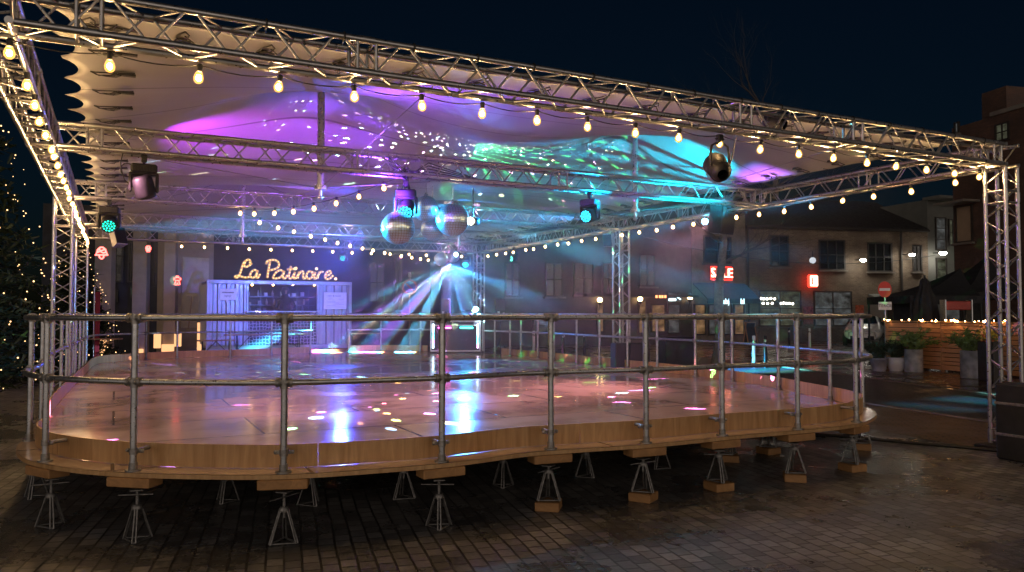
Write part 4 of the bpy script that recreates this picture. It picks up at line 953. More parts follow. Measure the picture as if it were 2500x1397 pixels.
def corrug(x0, x1, z0, z1, y=0, pitch=.235, dep=.075, along='x', fixed=0):
    m = MB(); pts = []; x = x0
    while x < x1 - 1e-6:
        for f, d_ in ((0, 0), (.36, 0), (.48, dep), (.86, dep)): 
            if x + f * pitch < x1: pts.append((x + f * pitch, y + d_))
        x += pitch
    pts.append((x1, y)); n = len(pts)
    f = (lambda a, b, z: (a, b, z)) if along == 'x' else (lambda a, b, z: (fixed + b, a, z))
    m.add([f(a, b, z) for z in (z0, z1) for a, b in pts], [(i, i + 1, n + i + 1, n + i) for i in range(n - 1)]); return m
o0, o1 = kx(604), kx(776); DEP = 2.2
corrug(.06, o0 - .04, KZ0 + .12, KZ1 - .1).build('corrugated_panel', M['container'], kio); corrug(o1 + .04, KL - .06, KZ0 + .12, KZ1 - .1).build('corrugated_panel', M['container'], kio)
corrug(.06, DEP - .06, KZ0 + .12, KZ1 - .1, 0, along='y', fixed=.01).build('side_panel', M['container'], kio); corrug(.06, DEP - .06, KZ0 + .12, KZ1 - .1, 0, along='y', fixed=KL - .06).build('side_panel', M['container'], kio)
m = MB()
for x in (.03, KL - .03):
    for y in (.02, DEP - .03): m.bbox((x, y, (KZ0 + KZ1) / 2), (.09, .09, KZ1 - KZ0), .01)
for y in (0, DEP - .03):
    m.bbox((KL / 2, y, KZ1 - .05), (KL - .1, .1, .11), .012); m.bbox((KL / 2, y, KZ0 + .06), (KL - .1, .1, .13), .012)
for x in (o0, o1): m.bbox((x, .03, (KZ0 + KZ1) / 2), (.06, .09, KZ1 - KZ0 - .2), .01)
m.build('corner_frame', M['container'], kio)
m = MB(); m.box((KL / 2, DEP / 2, KZ1 - .02), (KL - .12, DEP - .1, .03)); m.build('roof', M['container'], kio)
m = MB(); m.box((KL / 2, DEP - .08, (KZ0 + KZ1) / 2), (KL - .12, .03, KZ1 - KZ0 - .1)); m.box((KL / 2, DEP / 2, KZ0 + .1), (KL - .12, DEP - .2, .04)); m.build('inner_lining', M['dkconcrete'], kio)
zc_ = kz(690, 761); 
t = NT('lattice_front'); tc = t.n('TexCoord'); mp = t.n('Mapping'); mp.inputs['Rotation'].default_value = (R_(90), 0, 0); t.t.links.new(tc.outputs['Object'], mp.inputs[0])
vo = t.n('TexVoronoi', feature='DISTANCE_TO_EDGE', Scale=11.0, Randomness=.35); t.t.links.new(mp.outputs[0], vo.inputs['Vector'])
M['lattice'] = t.pbsdf(Base_Color=t.ramp(vo.outputs['Distance'], [(.055, (.55, .5, .62)), (.085, (.015, .012, .03))]), Roughness=.6)
m = MB(); m.bbox(((o0 + o1) / 2, .03, (zc_ + KZ0 + .1) / 2), (o1 - o0 - .062, .04, zc_ - KZ0 - .12), .004); m.build('counter_front', M['lattice'], kio)
m = MB(); m.bbox(((o0 + o1) / 2, .08, zc_), (o1 - o0 + .1, .5, .045), .008); m.build('counter_top', M['container'], kio)
m = MB(); sy = DEP - .35; zs = [kz(690, y) for y in (722, 744, 762)]
for z in zs: m.box(((o0 + o1) / 2, sy, z), (o1 - o0 + .6, .36, .03))
for k in range(7): m.box((o0 - .1 + k * (o1 - o0 + .2) / 6, sy - .17, (KZ0 + KZ1) / 2), (.025, .02, KZ1 - KZ0 - .2))
m.build('shelving', M['jack'], kio)
rnd = random.Random(2); gi = 0
for z, zk in zip(zs, range(3)):
    for k in range(9):
        m = MB(); x = o0 + .1 + k * .23 + rnd.uniform(-.05, .05); h = rnd.uniform(.06, .15)
        if rnd.random() < .6: m.bbox((x, sy - .05, z + .016 + h / 2), (.1, .12, h), .006)
        else: m.lathe([(.03, 0), (.035, .1), (.015, .14), (.015, .18)], (x, sy - .06, z + .016), 8)
        m.build('stocked_item', [M['white'], M['cream'], M['potgrey']][zk], kio)
kb_pts = [KM @ Vector((kx(p), .16, kz(p, 697))) + Vector((0, 0, .11)) for p in (618, 668, 718, 769)]
festoon('four warm bulbs strung inside the kiosk opening', kb_pts, sagged([KM @ Vector((o0 + .03, .16, KZ1 - .13))] + kb_pts + [KM @ Vector((o1 - .03, .16, KZ1 - .13))], .01), far=True)
def notice(label, px0, py0, px1, py1, lines, nm='notice_board'):
    x0, x1 = kx(px0), kx(px1); z1, z0 = kz((px0 + px1) / 2, py0), kz((px0 + px1) / 2, py1); p = KM @ Vector(((x0 + x1) / 2, -.03, (z0 + z1) / 2)); root = thing(nm, label, 'notice', p, KRZ)
    m = MB(); m.bbox((0, 0, 0), (x1 - x0, .02, z1 - z0), .004); m.build('board', M['offwhite'], root); h = z1 - z0
    for tx, sz, yy in lines: text_mb(tx, sz * h, .002, lambda a, b, c: (a, -.0135 - c, b + yy * h)).build('lettering', M['ink'], root)
    return root, x1 - x0, h
r_, w_, h_ = notice('small white notice board on the left door of the kiosk', 536, 705, 575, 733, [('ENTREE', .2, .16), ('NTO', .26, -.16)] if False else [('NTO', .26, -.16)])
m = MB()
for k in range(9): m.box((-.14 + k * .035, -.013, .1 * h_ + .02), (.027, .006, .035))
m.box((0, -.012, .16), (.32, .003, .004)); m.build('printed_line', M['ink'], r_); m = MB(); m.bbox((-.02, -.01, -h_ / 2 - .03), (.05, .02, .06), .005); m.build('hook_tag', M['offwhite'], r_)
r_, w_, h_ = notice('large white notice sheet with handwriting on the right door of the kiosk', 790, 714, 845, 755, [])
m = MB()
def squig(m, x0, z, x1, amp, y=-.0125, r=.005, f=60):
    n = max(8, int((x1 - x0) * f)); ph = random.random() * 6
    m.path([(x0 + (x1 - x0) * i / n, y, z + amp * math.sin(i * 2.1 + ph) * random.uniform(.4, 1)) for i in range(n + 1)], r, 4)
squig(m, -.24, .14, -.1, .03); squig(m, -.07, .14, -.04, .03); squig(m, 0, .14, .17, .03); m.build('handwriting', M['ink'], r_); m = MB()
for k, (a, b, z) in enumerate(((-.22, -.1, .05), (.1, .25, .05), (-.26, .0, -.02), (-.26, .1, -.06), (-.05, .25, -.1), (-.26, .02, -.14), (-.28, .24, -.19))): squig(m, a, z, b, .006, r=.003)
m.build('small_writing', M['ink'], r_)
m = MB(); x = kx(838); m.bbox((x, -.03, kz(838, 825)), (.06, .04, .1), .01); m.build('door_lock', M['white'], kio)

# marquee lettering on the roof edge: one continuous tube of light per letter
Sx = 480; Sy = 600; SC = 1996 / 400
LET = [[[(668, 214), (640, 240), (595, 262), (575, 240), (588, 195), (620, 172), (648, 188), (640, 218)], [(592, 185), (565, 215), (545, 275), (525, 340), (503, 382), (475, 392), (462, 378), (495, 368), (545, 380), (595, 390), (640, 383)]],
       [[(738, 318), (705, 298), (665, 320), (648, 362), (668, 392), (705, 382), (735, 335)], [(742, 302), (725, 350), (722, 385), (742, 393), (768, 350)]],
       [[(846, 228), (852, 195), (895, 178), (950, 178), (988, 200), (1000, 235), (985, 268), (940, 290), (890, 302)], [(890, 195), (878, 260), (866, 330), (858, 395)]],
       [[(1058, 322), (1015, 300), (968, 325), (940, 362), (930, 395), (965, 402), (1020, 385), (1060, 335)], [(1066, 308), (1052, 355), (1052, 395), (1078, 398), (1105, 360)]],
       [[(1146, 250), (1130, 320), (1120, 378), (1135, 403), (1160, 390), (1180, 352)], [(1098, 292), (1190, 284)]],
       [[(1197, 320), (1180, 372), (1186, 402), (1210, 393), (1234, 352)], [(1203, 274), (1204, 278)]],
       [[(1248, 318), (1238, 360), (1228, 402)], [(1236, 362), (1268, 320), (1298, 322), (1294, 368), (1300, 402), (1322, 395), (1338, 365)]],
       [[(1395, 318), (1360, 318), (1336, 360), (1350, 400), (1388, 400), (1412, 360), (1400, 322), (1420, 330)]],
       [[(1447, 322), (1430, 372), (1436, 404), (1458, 395), (1480, 355)], [(1454, 280), (1455, 284)]],
       [[(1496, 318), (1482, 360), (1472, 405)], [(1482, 362), (1505, 325), (1538, 322)]],
       [[(1572, 372), (1612, 356), (1636, 328), (1612, 310), (1578, 335), (1562, 378), (1585, 410), (1628, 398), (1660, 362)]],
       [[(1686, 404), (1689, 406)]]]
sgn = thing('marquee_sign', 'glowing script sign reading La Patinoire on the kiosk roof edge', 'sign', KM @ Vector((0, 0, KZ1)), KRZ)
M['marquee'] = glow('marquee_tube', (1, .52, .13), 1.0); M['marqbulb'] = glow('marquee_bulb', (1, .68, .26), 2.4)
mb_ = MB(); mb_.ball((0, 0, 0), .022, 7, 5); ME_MB = mesh_of(mb_, 'bulb', M['marqbulb'])
def smooth2(pts, n=6):
    if len(pts) < 3: return pts
    P = [pts[0]] + pts + [pts[-1]]; out = []
    for i in range(1, len(P) - 2):
        for j in range(n):
            s = j / n; out.append(tuple(.5 * (2 * P[i][q] + (P[i + 1][q] - P[i - 1][q]) * s + (2 * P[i - 1][q] - 5 * P[i][q] + 4 * P[i + 1][q] - P[i + 2][q]) * s * s + (3 * P[i][q] - P[i - 1][q] - 3 * P[i + 1][q] + P[i + 2][q]) * s ** 3) for q in (0, 1)))
    return out + [pts[-1]]
for strokes in LET:
    m = MB(); bb = []; bk = MB()
    for st in strokes:
        pts = []
        for x, y in smooth2(st): px, py = Sx + x / SC, Sy + y / SC; pts.append(Vector((kx(px), .0, kz(px, py) + .005 - KZ1)))
        m.path(pts, .026, 7); bk.path([p + Vector((0, .04, 0)) for p in pts], .038, 6); acc = 0
        for a, b in zip(pts, pts[1:]):
            acc += (b - a).length
            if acc > .08 or len(pts) < 3: bb.append((b + Vector((0, -.02, 0)), 1 if len(pts) > 2 else 2)); acc = 0
    o = m.build('letter', M['marquee'], sgn); 
    for q, k_ in bb:
        b_ = bpy.data.objects.new('bulb', ME_MB); COL.objects.link(b_); b_.parent = o; b_.location = q; b_.scale = (k_, k_, k_)
    bk.build('letter_back', M['cream'], o)
m = MB()
for k in range(9): m.tube((kx(580 + k * 29), .1, 0), (kx(580 + k * 29), .06, .3), .008, n=5)
m.tube((kx(572), .06, .03), (kx(820), .06, .03), .012, n=6); m.build('support_rods', M['blackmetal'], sgn)
# attendant inside
def skin_body(name, pts, edges, mat, parent, sub=2, loc=(0, 0, 0)):
    me = bpy.data.meshes.new(name); me.from_pydata([p[:3] for p in pts], edges, []); o = bpy.data.objects.new(name, me); COL.objects.link(o); o.parent = parent; o.location = loc
    md = o.modifiers.new('skin', 'SKIN'); sv = me.skin_vertices[0].data
    for i, p in enumerate(pts): r = p[3]; sv[i].radius = (r if not isinstance(r, tuple) else r[0], r if not isinstance(r, tuple) else r[1]); sv[i].use_root = (i == 0)
    o.modifiers.new('sub', 'SUBSURF').levels = sub; o.modifiers['sub'].render_levels = sub; me.materials.append(mat); return o
pr = thing('person', 'person in a dark hooded coat standing at the kiosk counter', 'person', KM @ Vector((kx(707), .72, KZ0 + .1)), KRZ)
B = [(0, 0, .85, .17), (0, 0, 1.05, .16), (0, -.02, 1.25, .19), (0, -.03, 1.36, .12), (0, -.05, 1.45, .06), (0, -.07, 1.55, .09),
     (-.2, -.03, 1.32, .075), (-.27, -.12, 1.08, .055), (-.14, -.32, 1.0, .042), (.2, -.03, 1.32, .075), (.28, -.12, 1.08, .055), (.15, -.32, 1.0, .042),
     (-.1, 0, .75, .1), (-.11, .0, .42, .075), (-.11, .0, .06, .05), (-.11, -.14, .03, .045), (.1, 0, .75, .1), (.11, 0, .42, .075), (.11, 0, .06, .05), (.11, -.14, .03, .045), (-.08, -.4, 1.0, .03), (.09, -.4, 1.0, .03)]
E = [(0, 1), (1, 2), (2, 3), (3, 4), (4, 5), (3, 6), (6, 7), (7, 8), (3, 9), (9, 10), (10, 11), (0, 12), (12, 13), (13, 14), (14, 15), (0, 16), (16, 17), (17, 18), (18, 19), (8, 20), (11, 21)]
skin_body('body', B, E, M['cloth'], pr)
m = MB(); m.ball((0, -.085, 1.6), .095, 14, 10, (.82, .95, 1.2)); m.lathe([(.014, 0), (.006, .03)], (0, -.18, 1.585), 6, rot_to((0, -1, -.2)))
for s in (-1, 1): m.ball((s * .035, -.168, 1.625), .011, 6, 4)
m.box((0, -.168, 1.545), (.045, .01, .008)); m.build('face', M['skin'], pr)
m = MB(); m.ball((0, -.045, 1.61), .13, 14, 10, (.95, 1, 1.2)); m.lathe([(.15, -.16), (.12, -.06), (.1, 0)], (0, -.02, 1.5), 12, caps=False); m.build('hood', M['cloth'], pr)
for s in (-1, 1):
    m = MB(); m.ball((s * .075, -.44, 1.0), .03, 8, 6, (1, 1.2, .55))
    for k in range(4): x = s * .075 + (k - 1.5) * .016; m.path([(x, -.46, 1.0), (x * .97, -.5, 1.004), (x * .95, -.525 - .008 * (k in (1, 2)), .995)], .008, 6)
    m.path([(s * .05, -.44, 1.0), (s * .035, -.465, 1.0), (s * .032, -.485, .996)], .009, 6); m.build('hand', M['skin'], pr)

# ------------------------------------------------------------------ benches along the back
def bench(label, p, rz, ln, h=.46):
    root = thing('bench', label, 'bench', p, rz, 'wooden beer benches along the rink')
    m = MB(); m.bbox((0, 0, h), (ln, .26, .035), .006); m.build('seat', M['bench'], root)
    for s in (-1, 1):
        m = MB(); x = s * ln * .36
        for y in (-.09, .09): m.tube((x, y, h - .02), (x, y * 1.5, 0), .012, n=6)
        m.tube((x, -.12, .1), (x, .12, .1), .01, n=6); m.tube((x - s * .02, 0, .1), (x - s * .35, 0, h - .02), .009, n=6); m.build('leg', M['blackmetal'], root)
bench('short bench standing outside the rail left of the kiosk', at_d(527, 864, 20.9) * Vector((1, 1, 0)) + Vector((0, 0, .42)), KRZ, .95)
bench('long pink lit bench in front of the kiosk counter', at_d(655, 862, 21.55) * Vector((1, 1, 0)) + Vector((0, 0, .52)), KRZ, 2.3, .5)
bench('bench standing right of the kiosk entrance', at_d(890, 857, 23.5) * Vector((1, 1, 0)) + Vector((0, 0, .5)), 0, 1.0, .5)
bench('bench with crossed legs in front of the leftmost pillar', at_d(258, 864, 21.5) * Vector((1, 1, 0)) + Vector((0, 0, .3)), .1, .8, .6)
# low terrace the kiosk and benches stand on
m = MB(); pts_ = [(-10.6, 21.2), (-8.4, 20.2), (-3.6, 22.9), (-1.2, 23.3), (-1.2, 27.5), (-10.6, 27.5)]; m.prism(pts_, .004, .42, None); tag(m.build('pavement_terrace', M['asphalt']), kind='structure')
m = MB(); c = KM @ Vector((KL / 2, -.25, .49)); m.bbox(c, (KL + .3, 1.0, .13), .01, KRZ); tag(m.build('entrance_step', M['block']), 'low timber step in front of the kiosk', 'step')

# ------------------------------------------------------------------ traffic signs
def disc(m, r, y, th=.012, n=36): m.prism([(math.cos(i * 6.2832 / n) * r, math.sin(i * 6.2832 / n) * r) for i in range(n)], 0, th, lambda x, y_, z: (x, y - z, y_))
d = 27.0; c = at_d(1000, 701, d); r = 19 / FPX * d; sg = thing('no_parking_sign', 'round no parking sign, blue with red ring and slash, on a reddish post', 'sign', (c.x, c.y, 0), .05)
m = MB(); m.tube((0, .04, 0), (0, .04, c.z + r + .25), .03, n=10); m.build('post', M['brown'], sg); m = MB(); m.bbox((0, .03, c.z + r + .16), (.1, .07, .17), .01); m.build('cap_box', M['white'], sg)
m = MB(); m.M = Matrix.Translation((0, 0, c.z)); disc(m, r, 0); pl = m.build('disc_rim', M['red'], sg); m = MB(); m.M = Matrix.Translation((0, 0, c.z)); disc(m, r * .74, -.013, .004); m.build('blue_field', M['blue'], pl)
m = MB(); m.box((0, -.021, c.z), (r * 1.6, .005, r * .16), rot=Matrix.Rotation(R_(45), 3, 'Y')); m.build('slash_bar', M['red'], pl)
d = 24.0; c = at_d(2160, 707, d); r = 17.5 / FPX * d; sg = thing('no_entry_sign', 'round red no entry sign with white bar above a TERCE plate', 'sign', (c.x, c.y, 0), -.35)
m = MB(); m.tube((0.01, .05, 0), (.01, .05, c.z + r), .03, n=10); m.build('post', M['steel'], sg)
m = MB(); m.M = Matrix.Translation((0, 0, c.z)) @ Matrix.Diagonal((.86, 1, 1.12, 1)); disc(m, r, 0); pl = m.build('disc', M['red'], sg); m = MB(); m.box((0, -.015, c.z), (r * 1.35, .006, r * .36)); m.build('white_bar', M['white'], pl)
p = at_d(2160, 747, d); m = MB(); m.bbox((0, 0, p.z), (.37, .015, .25), .004); pl = m.build('plate', M['white'], sg); text_mb('TERCE', .125, .002, lambda a, b, q: (a, -.011 - q, b + p.z)).build('lettering', M['ink'], pl)

# ------------------------------------------------------------------ white car (local x forward, facing the camera and left)
p = at_z(2112, 839, 0); p = Vector((p.x * .96, p.y * .96, 0)); car = thing('parked_car', 'white hatchback parked behind the no entry sign, its front facing left', 'car', p, R_(-118))
def car_section():
    # (x, list of (y, z)) rings of half profile mirrored
    st = []
    for x, zb_, zs, zt, wb, wt in ((2.05, .35, .62, .72, .6, .5), (1.95, .25, .65, .82, .8, .68), (1.5, .22, .7, .96, .88, .74), (.85, .22, .78, 1.04, .9, .74), (.2, .22, .86, 1.42, .9, .6), (-.4, .22, .88, 1.5, .9, .58), (-1.2, .22, .88, 1.47, .9, .58), (-1.75, .25, .86, 1.25, .87, .56), (-2.0, .35, .8, .95, .78, .6)):
        st.append([(x, -wb, zb_), (x, -wb * 1.0, zs), (x, -wb * .97, (zs + .06)), (x, -wt, zt - .03), (x, -wt * .8, zt), (x, wt * .8, zt), (x, wt, zt - .03), (x, wb * .97, zs + .06), (x, wb, zs), (x, wb, zb_)])
    return st
S_ = car_section(); m = MB(); vs = [q for r in S_ for q in r]; n = 10
m.add(vs, [(i * n + j, i * n + (j + 1) % n, (i + 1) * n + (j + 1) % n, (i + 1) * n + j) for i in range(len(S_) - 1) for j in range(n)] + [tuple(range(n)), tuple(range((len(S_) - 1) * n + n - 1, (len(S_) - 1) * n - 1, -1))], True)
bd = m.build('body', M['carpaint'], car); sb = bd.modifiers.new('sub', 'SUBSURF'); sb.levels = sb.render_levels = 2
def quad(nm, mat, q, par=car, off=(0, 0, .0)): m = MB(); m.add(q, [(0, 1, 2, 3)]); o = m.build(nm, mat, par, off); s = o.modifiers.new('t', 'SOLIDIFY'); s.thickness = .02; s.offset = 1; return o
quad('windscreen', M['glass'], [(.86, -.62, 1.06), (.86, .62, 1.06), (.24, .5, 1.41), (.24, -.5, 1.41)], off=(.03, 0, .03))
for s in (-1, 1): quad('side_window', M['glass'], [(.6, s * .82, 1.0), (-1.5, s * .82, 1.02), (-1.3, s * .63, 1.36), (.15, s * .63, 1.36)], off=(0, s * .035, .02))
for s in (-1, 1):
    m = MB(); m.bbox((1.9, s * .6, .72), (.2, .34, .1), .03, s * -.35); m.build('headlight', plain('headlamp_glass', (.5, .52, .52), .1, .3, .1, 4), car)
    for x in (1.3, -1.3):
        w_o = MB(); w_o.lathe([(.2, -.1), (.3, -.1), (.325, -.05), (.325, .05), (.3, .1), (.2, .1)], (x, s * .82, .325), 22, rot_to((0, 1, 0))); wh = w_o.build('wheel', M['tyre'], car)
        w_o = MB(); w_o.lathe([(.02, .105), (.19, .1), (.205, .07)], (x, s * .82, .325), 18, rot_to((0, s, 0))); w_o.build('rim', M['chrome'], wh)
m = MB(); m.bbox((2.0, 0, .62), (.1, .85, .06), .015); m.bbox((2.0, 0, .42), (.12, 1.1, .2), .03); m.build('grille', M['black'], car)
m = MB(); m.bbox((2.07, 0, .47), (.02, .5, .11), .005); m.build('number_plate', M['offwhite'], car)

# ------------------------------------------------------------------ plank fence, pots and plants
fa, fb = at_z(2164, 896, 0), at_z(2446, 921, 0); FZ = 1.38; frz = math.atan2(fb.y - fa.y, fb.x - fa.x); FL = (fb - fa).length
fence = thing('plank_fence', 'orange lit fence of wide horizontal planks with fairy lights on top', 'fence', fa, frz); rnd = random.Random(3)
for a, b in ((0, FL * .52), (FL * .52 + .02, FL + .9)):
    m = MB(); z = .05
    while z < FZ - .1:
        h = rnd.uniform(.1, .15); x = a
        while x < b - .02:
            ln = min(b - x, rnd.uniform(.7, 1.5)); m.bbox((x + ln / 2, rnd.uniform(-.008, .008), z + h / 2), (ln - .006, .03, h - .016), .004); x += ln
        z += h
    m.build('plank_panel', M['plank'], fence)
for x in (.0, FL * .52 + .01, FL + .8): m = MB(); m.bbox((x, .045, FZ / 2), (.09, .06, FZ), .006); m.build('fence_post', M['block'], fence)
m = MB(); m.bbox((FL / 2 + .4, .02, FZ - .01), (FL + 1, .2, .035), .006); m.build('top_board', M['block'], fence)
m = MB(); m.box((FL / 2 + .4, .09, FZ / 2), (FL + .8, .02, FZ - .1)); m.build('backing', M['canvas'], fence)
m = MB()
for k in range(34): m.ball((rnd.uniform(0, FL + .5), rnd.uniform(-.16, -.03), FZ + rnd.uniform(.0, .05)), .013 if k % 3 else .022, 6, 4)
m.build('fairy_lights', glow('fence_fairy_lights', (1, .5, .17), 60), fence)
def plant(label, px, py, rtop, h, pot, style, ph, seed, mat='leaf', spread=1.0):
    rnd = random.Random(seed); p = at_z(px, py, 0); root = thing('potted_plant', label, 'potted plant', p, 0, 'potted plants by the plank fence'); m = MB()
    if style == 'cyl': prof = [(rtop, 0), (rtop, h), (rtop * .9, h), (rtop * .88, h - .06)]
    elif style == 'round': prof = [(rtop * .7, 0), (rtop * .9, h * .25), (rtop, h * .65), (rtop * .98, h), (rtop * .86, h), (rtop * .84, h - .05)]
    else: prof = [(rtop * .7, 0), (rtop, h), (rtop * 1.05, h), (rtop * 1.05, h - .03), (rtop * .9, h - .03)]
    m.lathe(prof, n=24, caps=True); m.build('pot', M[pot], root); m = MB(); lf = MB()
    for k in range(26):
        a = rnd.random() * 6.28; t_ = rnd.uniform(.15, 1.0) * spread; d = Vector((math.cos(a) * t_ * .75, math.sin(a) * t_ * .75, 1)).normalized(); pts = [Vector((rnd.uniform(-.06, .06), rnd.uniform(-.06, .06), h - .05))]; n = 8
        for j in range(n): d = (d + Vector((math.cos(a) * .07, math.sin(a) * .07, -.09 * t_))).normalized(); pts.append(pts[-1] + d * ph * rnd.uniform(.8, 1.05) / n)
        m.path(pts, .006, 4, radii=[.009 * (1 - j / (n + 3)) for j in range(n + 1)])
        for j in range(2, n + 1):
            for q in range(7):
                c = pts[j - 1].lerp(pts[j], rnd.random()); dd = Vector((rnd.gauss(0, 1), rnd.gauss(0, 1), rnd.gauss(.2, .6))).normalized() * rnd.uniform(.07, .17); e = dd.cross(d).normalized() * .018
                lf.add([c, c + dd * .5 + e, c + dd, c + dd * .5 - e], [(0, 1, 2, 3)])
    m.build('stems', M['twig'], root); lf.build('foliage', M[mat], root)
plant('dark bushy plant in a grey tapered pot, leftmost by the fence', 2146, 906, .24, .36, 'potgrey', 'taper', .62, 1, 'foliage')
plant('small dark plant in a rounded white pot', 2188, 906, .235, .38, 'potwhite', 'round', .62, 2, 'foliage')
plant('feathery plant in a tall mottled zinc drum left of the panel joint', 2231, 908, .235, .62, 'potblue', 'cyl', .75, 3, 'leaf', 1.2)
plant('bright feathery plant in a tall zinc drum at the right of the fence', 2372, 923, .245, .68, 'potblue', 'cyl', .72, 4, 'leaf', 1.1)
b = at_z(2428, 930, 0); b.z = .0; root = thing('flower_box', 'yellow and orange flowers in a dark box at the fence end', 'planter', b, frz); m = MB(); m.bbox((0, -.12, .47), (.45, .28, .94), .01); m.build('box', M['frame'], root)
for nm, zc__, sx__, n_, seed in (('flower', 1.13, .26, 330, 5), ('flower2', .98, .17, 120, 6), ('leaf', 1.02, .26, 160, 7)):
    rnd = random.Random(seed); m = MB()
    for k in range(n_):
        c = Vector((rnd.gauss(0, sx__ * .5), -.14 + rnd.gauss(0, .1), zc__ + rnd.gauss(0, .055))); dd = Vector((rnd.gauss(0, 1), rnd.gauss(0, 1), rnd.gauss(0, 1))).normalized() * .04; e = dd.orthogonal() * .5
        m.add([c, c + dd * .5 + e, c + dd, c + dd * .5 - e], [(0, 1, 2, 3)])
    m.build('blossom' if nm != 'leaf' else 'foliage', M[nm], root)
# parasols and dark tent behind the fence
def parasol(label, px, d, zt, rlow, zlow, closed=True, rz=0):
    p = at_d(px, HZ, d); root = thing('closed_parasol' if closed else 'market_tent', label, 'parasol' if closed else 'tent', (p.x, p.y, 0), rz)
    m = MB(); m.tube((0, 0, 0), (0, 0, zt + .1), .035, n=8); m.tube((0, 0, 0), (0, 0, .08), .35, n=14); m.build('pole', M['blackmetal'], root); n = 40; m = MB(); vs = []
    prof = [(.05, zt), (.12, zt - .08), (.17, zt - .35), (rlow * .75, zlow + .9), (rlow, zlow + .2), (rlow * .96, zlow)]
    for r, z in prof:
        for i in range(n): a = 6.2832 * i / n; k = 1 + .16 * math.cos(a * 8); vs.append((r * k * math.cos(a), r * k * math.sin(a), z + .03 * math.sin(a * 3)))
    m.add(vs, [(j * n + i, (j + 1) * n + i, (j + 1) * n + (i + 1) % n, j * n + (i + 1) % n) for j in range(len(prof) - 1) for i in range(n)], True); m.build('folded_cover', M['canvas'], root)
parasol('folded black parasol, narrow and standing left of the dark tent', 2259, 23.5, 2.66, .36, 1.2)
def tent(label, px0, px1, ytip, pxtip, yeave, d):
    a, b = at_d(px0, yeave, d), at_d(px1, yeave, d); tp = at_d(pxtip, ytip, d + 1.5); root = thing('market_tent', label, 'tent', ((a.x + b.x) / 2, d + 1.5, 0), 0, 'black market tents behind the fence'); o = root.location; w = b.x - a.x; ze = a.z
    m = MB(); N = 8; rings = []
    for k in range(N + 1):
        s = k / N; f = s ** 1.7; ring = []
        for cx, cy in ((-1, -1), (1, -1), (1, 1), (-1, 1)): ring.append(((cx * w / 2) * s + (tp.x - o.x) * (1 - s), cy * 1.5 * s, tp.z + (ze - tp.z) * (1 - (1 - s) ** 1.6)))
        rings.append(ring)
    rings.append([(x, y, z - .25) for x, y, z in rings[-1]])
    vs = [q for r in rings for q in r]; m.add(vs, [(k * 4 + j, (k + 1) * 4 + j, (k + 1) * 4 + (j + 1) % 4, k * 4 + (j + 1) % 4) for k in range(len(rings) - 1) for j in range(4)]); m.build('canopy', M['canvas'], root)
    for sx_ in (-1, 1):
        for sy_ in (-1, 1): m = MB(); m.tube((sx_ * w * .48, sy_ * 1.45, 0), (sx_ * w * .48, sy_ * 1.45, ze), .035, n=6); m.build('leg', M['blackmetal'], root)
    m = MB(); m.box((w * .16, 1.2, (ze) / 2), (w * .62, .02, ze - .1)); m.build('black_backdrop', M['canvas'], root)  # black sheet added to fill the dark space under the tent
tent('wide low black tent behind the fence with a pointed left eave', 2222, 2400, 655, 2345, 722, 24.5)
tent('tall pointed black tent at the right behind the fence', 2350, 2520, 626, 2408, 712, 27.0)
b = at_d(2335, 790, 22.6); root = thing('menu_stand', 'red topped glass display stand behind the fence', 'display stand', (b.x, b.y, 0)); m = MB()
w_ = 64 / FPX * 22.6
for x in (-w_ / 2, w_ / 2): m.box((x, 0, 1.0), (.03, .3, 2.0))
m.build('side_frame', M['steel'], root); m = MB(); m.bbox((0, 0, 1.83), (w_ - .04, .3, .26), .02); m.build('top_panel', plain('deep_red_panel', (.3, .04, .03), .5, 0, .2, 5), root); m = MB(); m.box((-.12, .05, 1.55), (w_ * .6, .04, .3)); m.build('glass_panel', M['lit_grey'], root)

# ------------------------------------------------------------------ boxes, bollards, boards
p = at_z(2522, 1128, 0); b = thing('ballast_block', 'dark weathered ballast block at the foot of the right front column', 'ballast', p, PY)
m = MB(); m.bbox((0, .1, .42), (.34, .4, .84), .02); m.build('block', M['canvas'], b); 
for z in (.28, .62): m = MB(); m.bbox((.0, .1, z), (.348, .408, .03), .004); m.build('ratchet_band', M['jack'], b)
q = L(0, UB[2], 0); b = thing('ballast_block', 'pair of black ballast boxes at the foot of the right middle column', 'ballast', q + Vector((0, -.45, 0)), R_(8)); m = MB(); m.bbox((-.1, 0, .5), (.3, .4, 1.0), .02); m.bbox((.28, .05, .5), (.42, .4, 1.0), .02); m.build('boxes', M['black'], b)
b = at_d(1650, 860, 17.3); S_ = 17.3 / FPX; root = thing('wheeled_bin', 'big black wheelie bin with a rounded lid behind the rail', 'bin', (b.x, b.y, 0), .1); m = MB(); w_ = 72 * S_
m.prism([(-w_ / 2 * .9, 0.08), (w_ / 2 * .9, .08), (w_ / 2, 1.0), (-w_ / 2, 1.0)], -.3, .3, lambda x, y, z: (x, z, y)); m.build('body', M['black'], root)
m = MB(); m.bbox((0, 0, 1.05), (w_ * 1.06, .7, .1), .04); m.build('lid', M['blackmetal'], root); m = MB()
for s in (-1, 1): m.tube((s * w_ * .42 - .03, .25, .09), (s * w_ * .42 + .03, .25, .09), .09, n=12)
m.build('wheel', M['tyre'], root); m = MB(); squig(m, -.2, .22, .2, .02, -.305, .008, 30); m.build('stencil_marks', M['white'], root)
root = thing('sandwich_board', 'black sandwich board with a pale wooden frame in front of the shop', 'sandwich board', at_z(1832, 841, 0), -.15); S_ = at_z(1832, 841, 0).y / FPX; h = 56 * S_
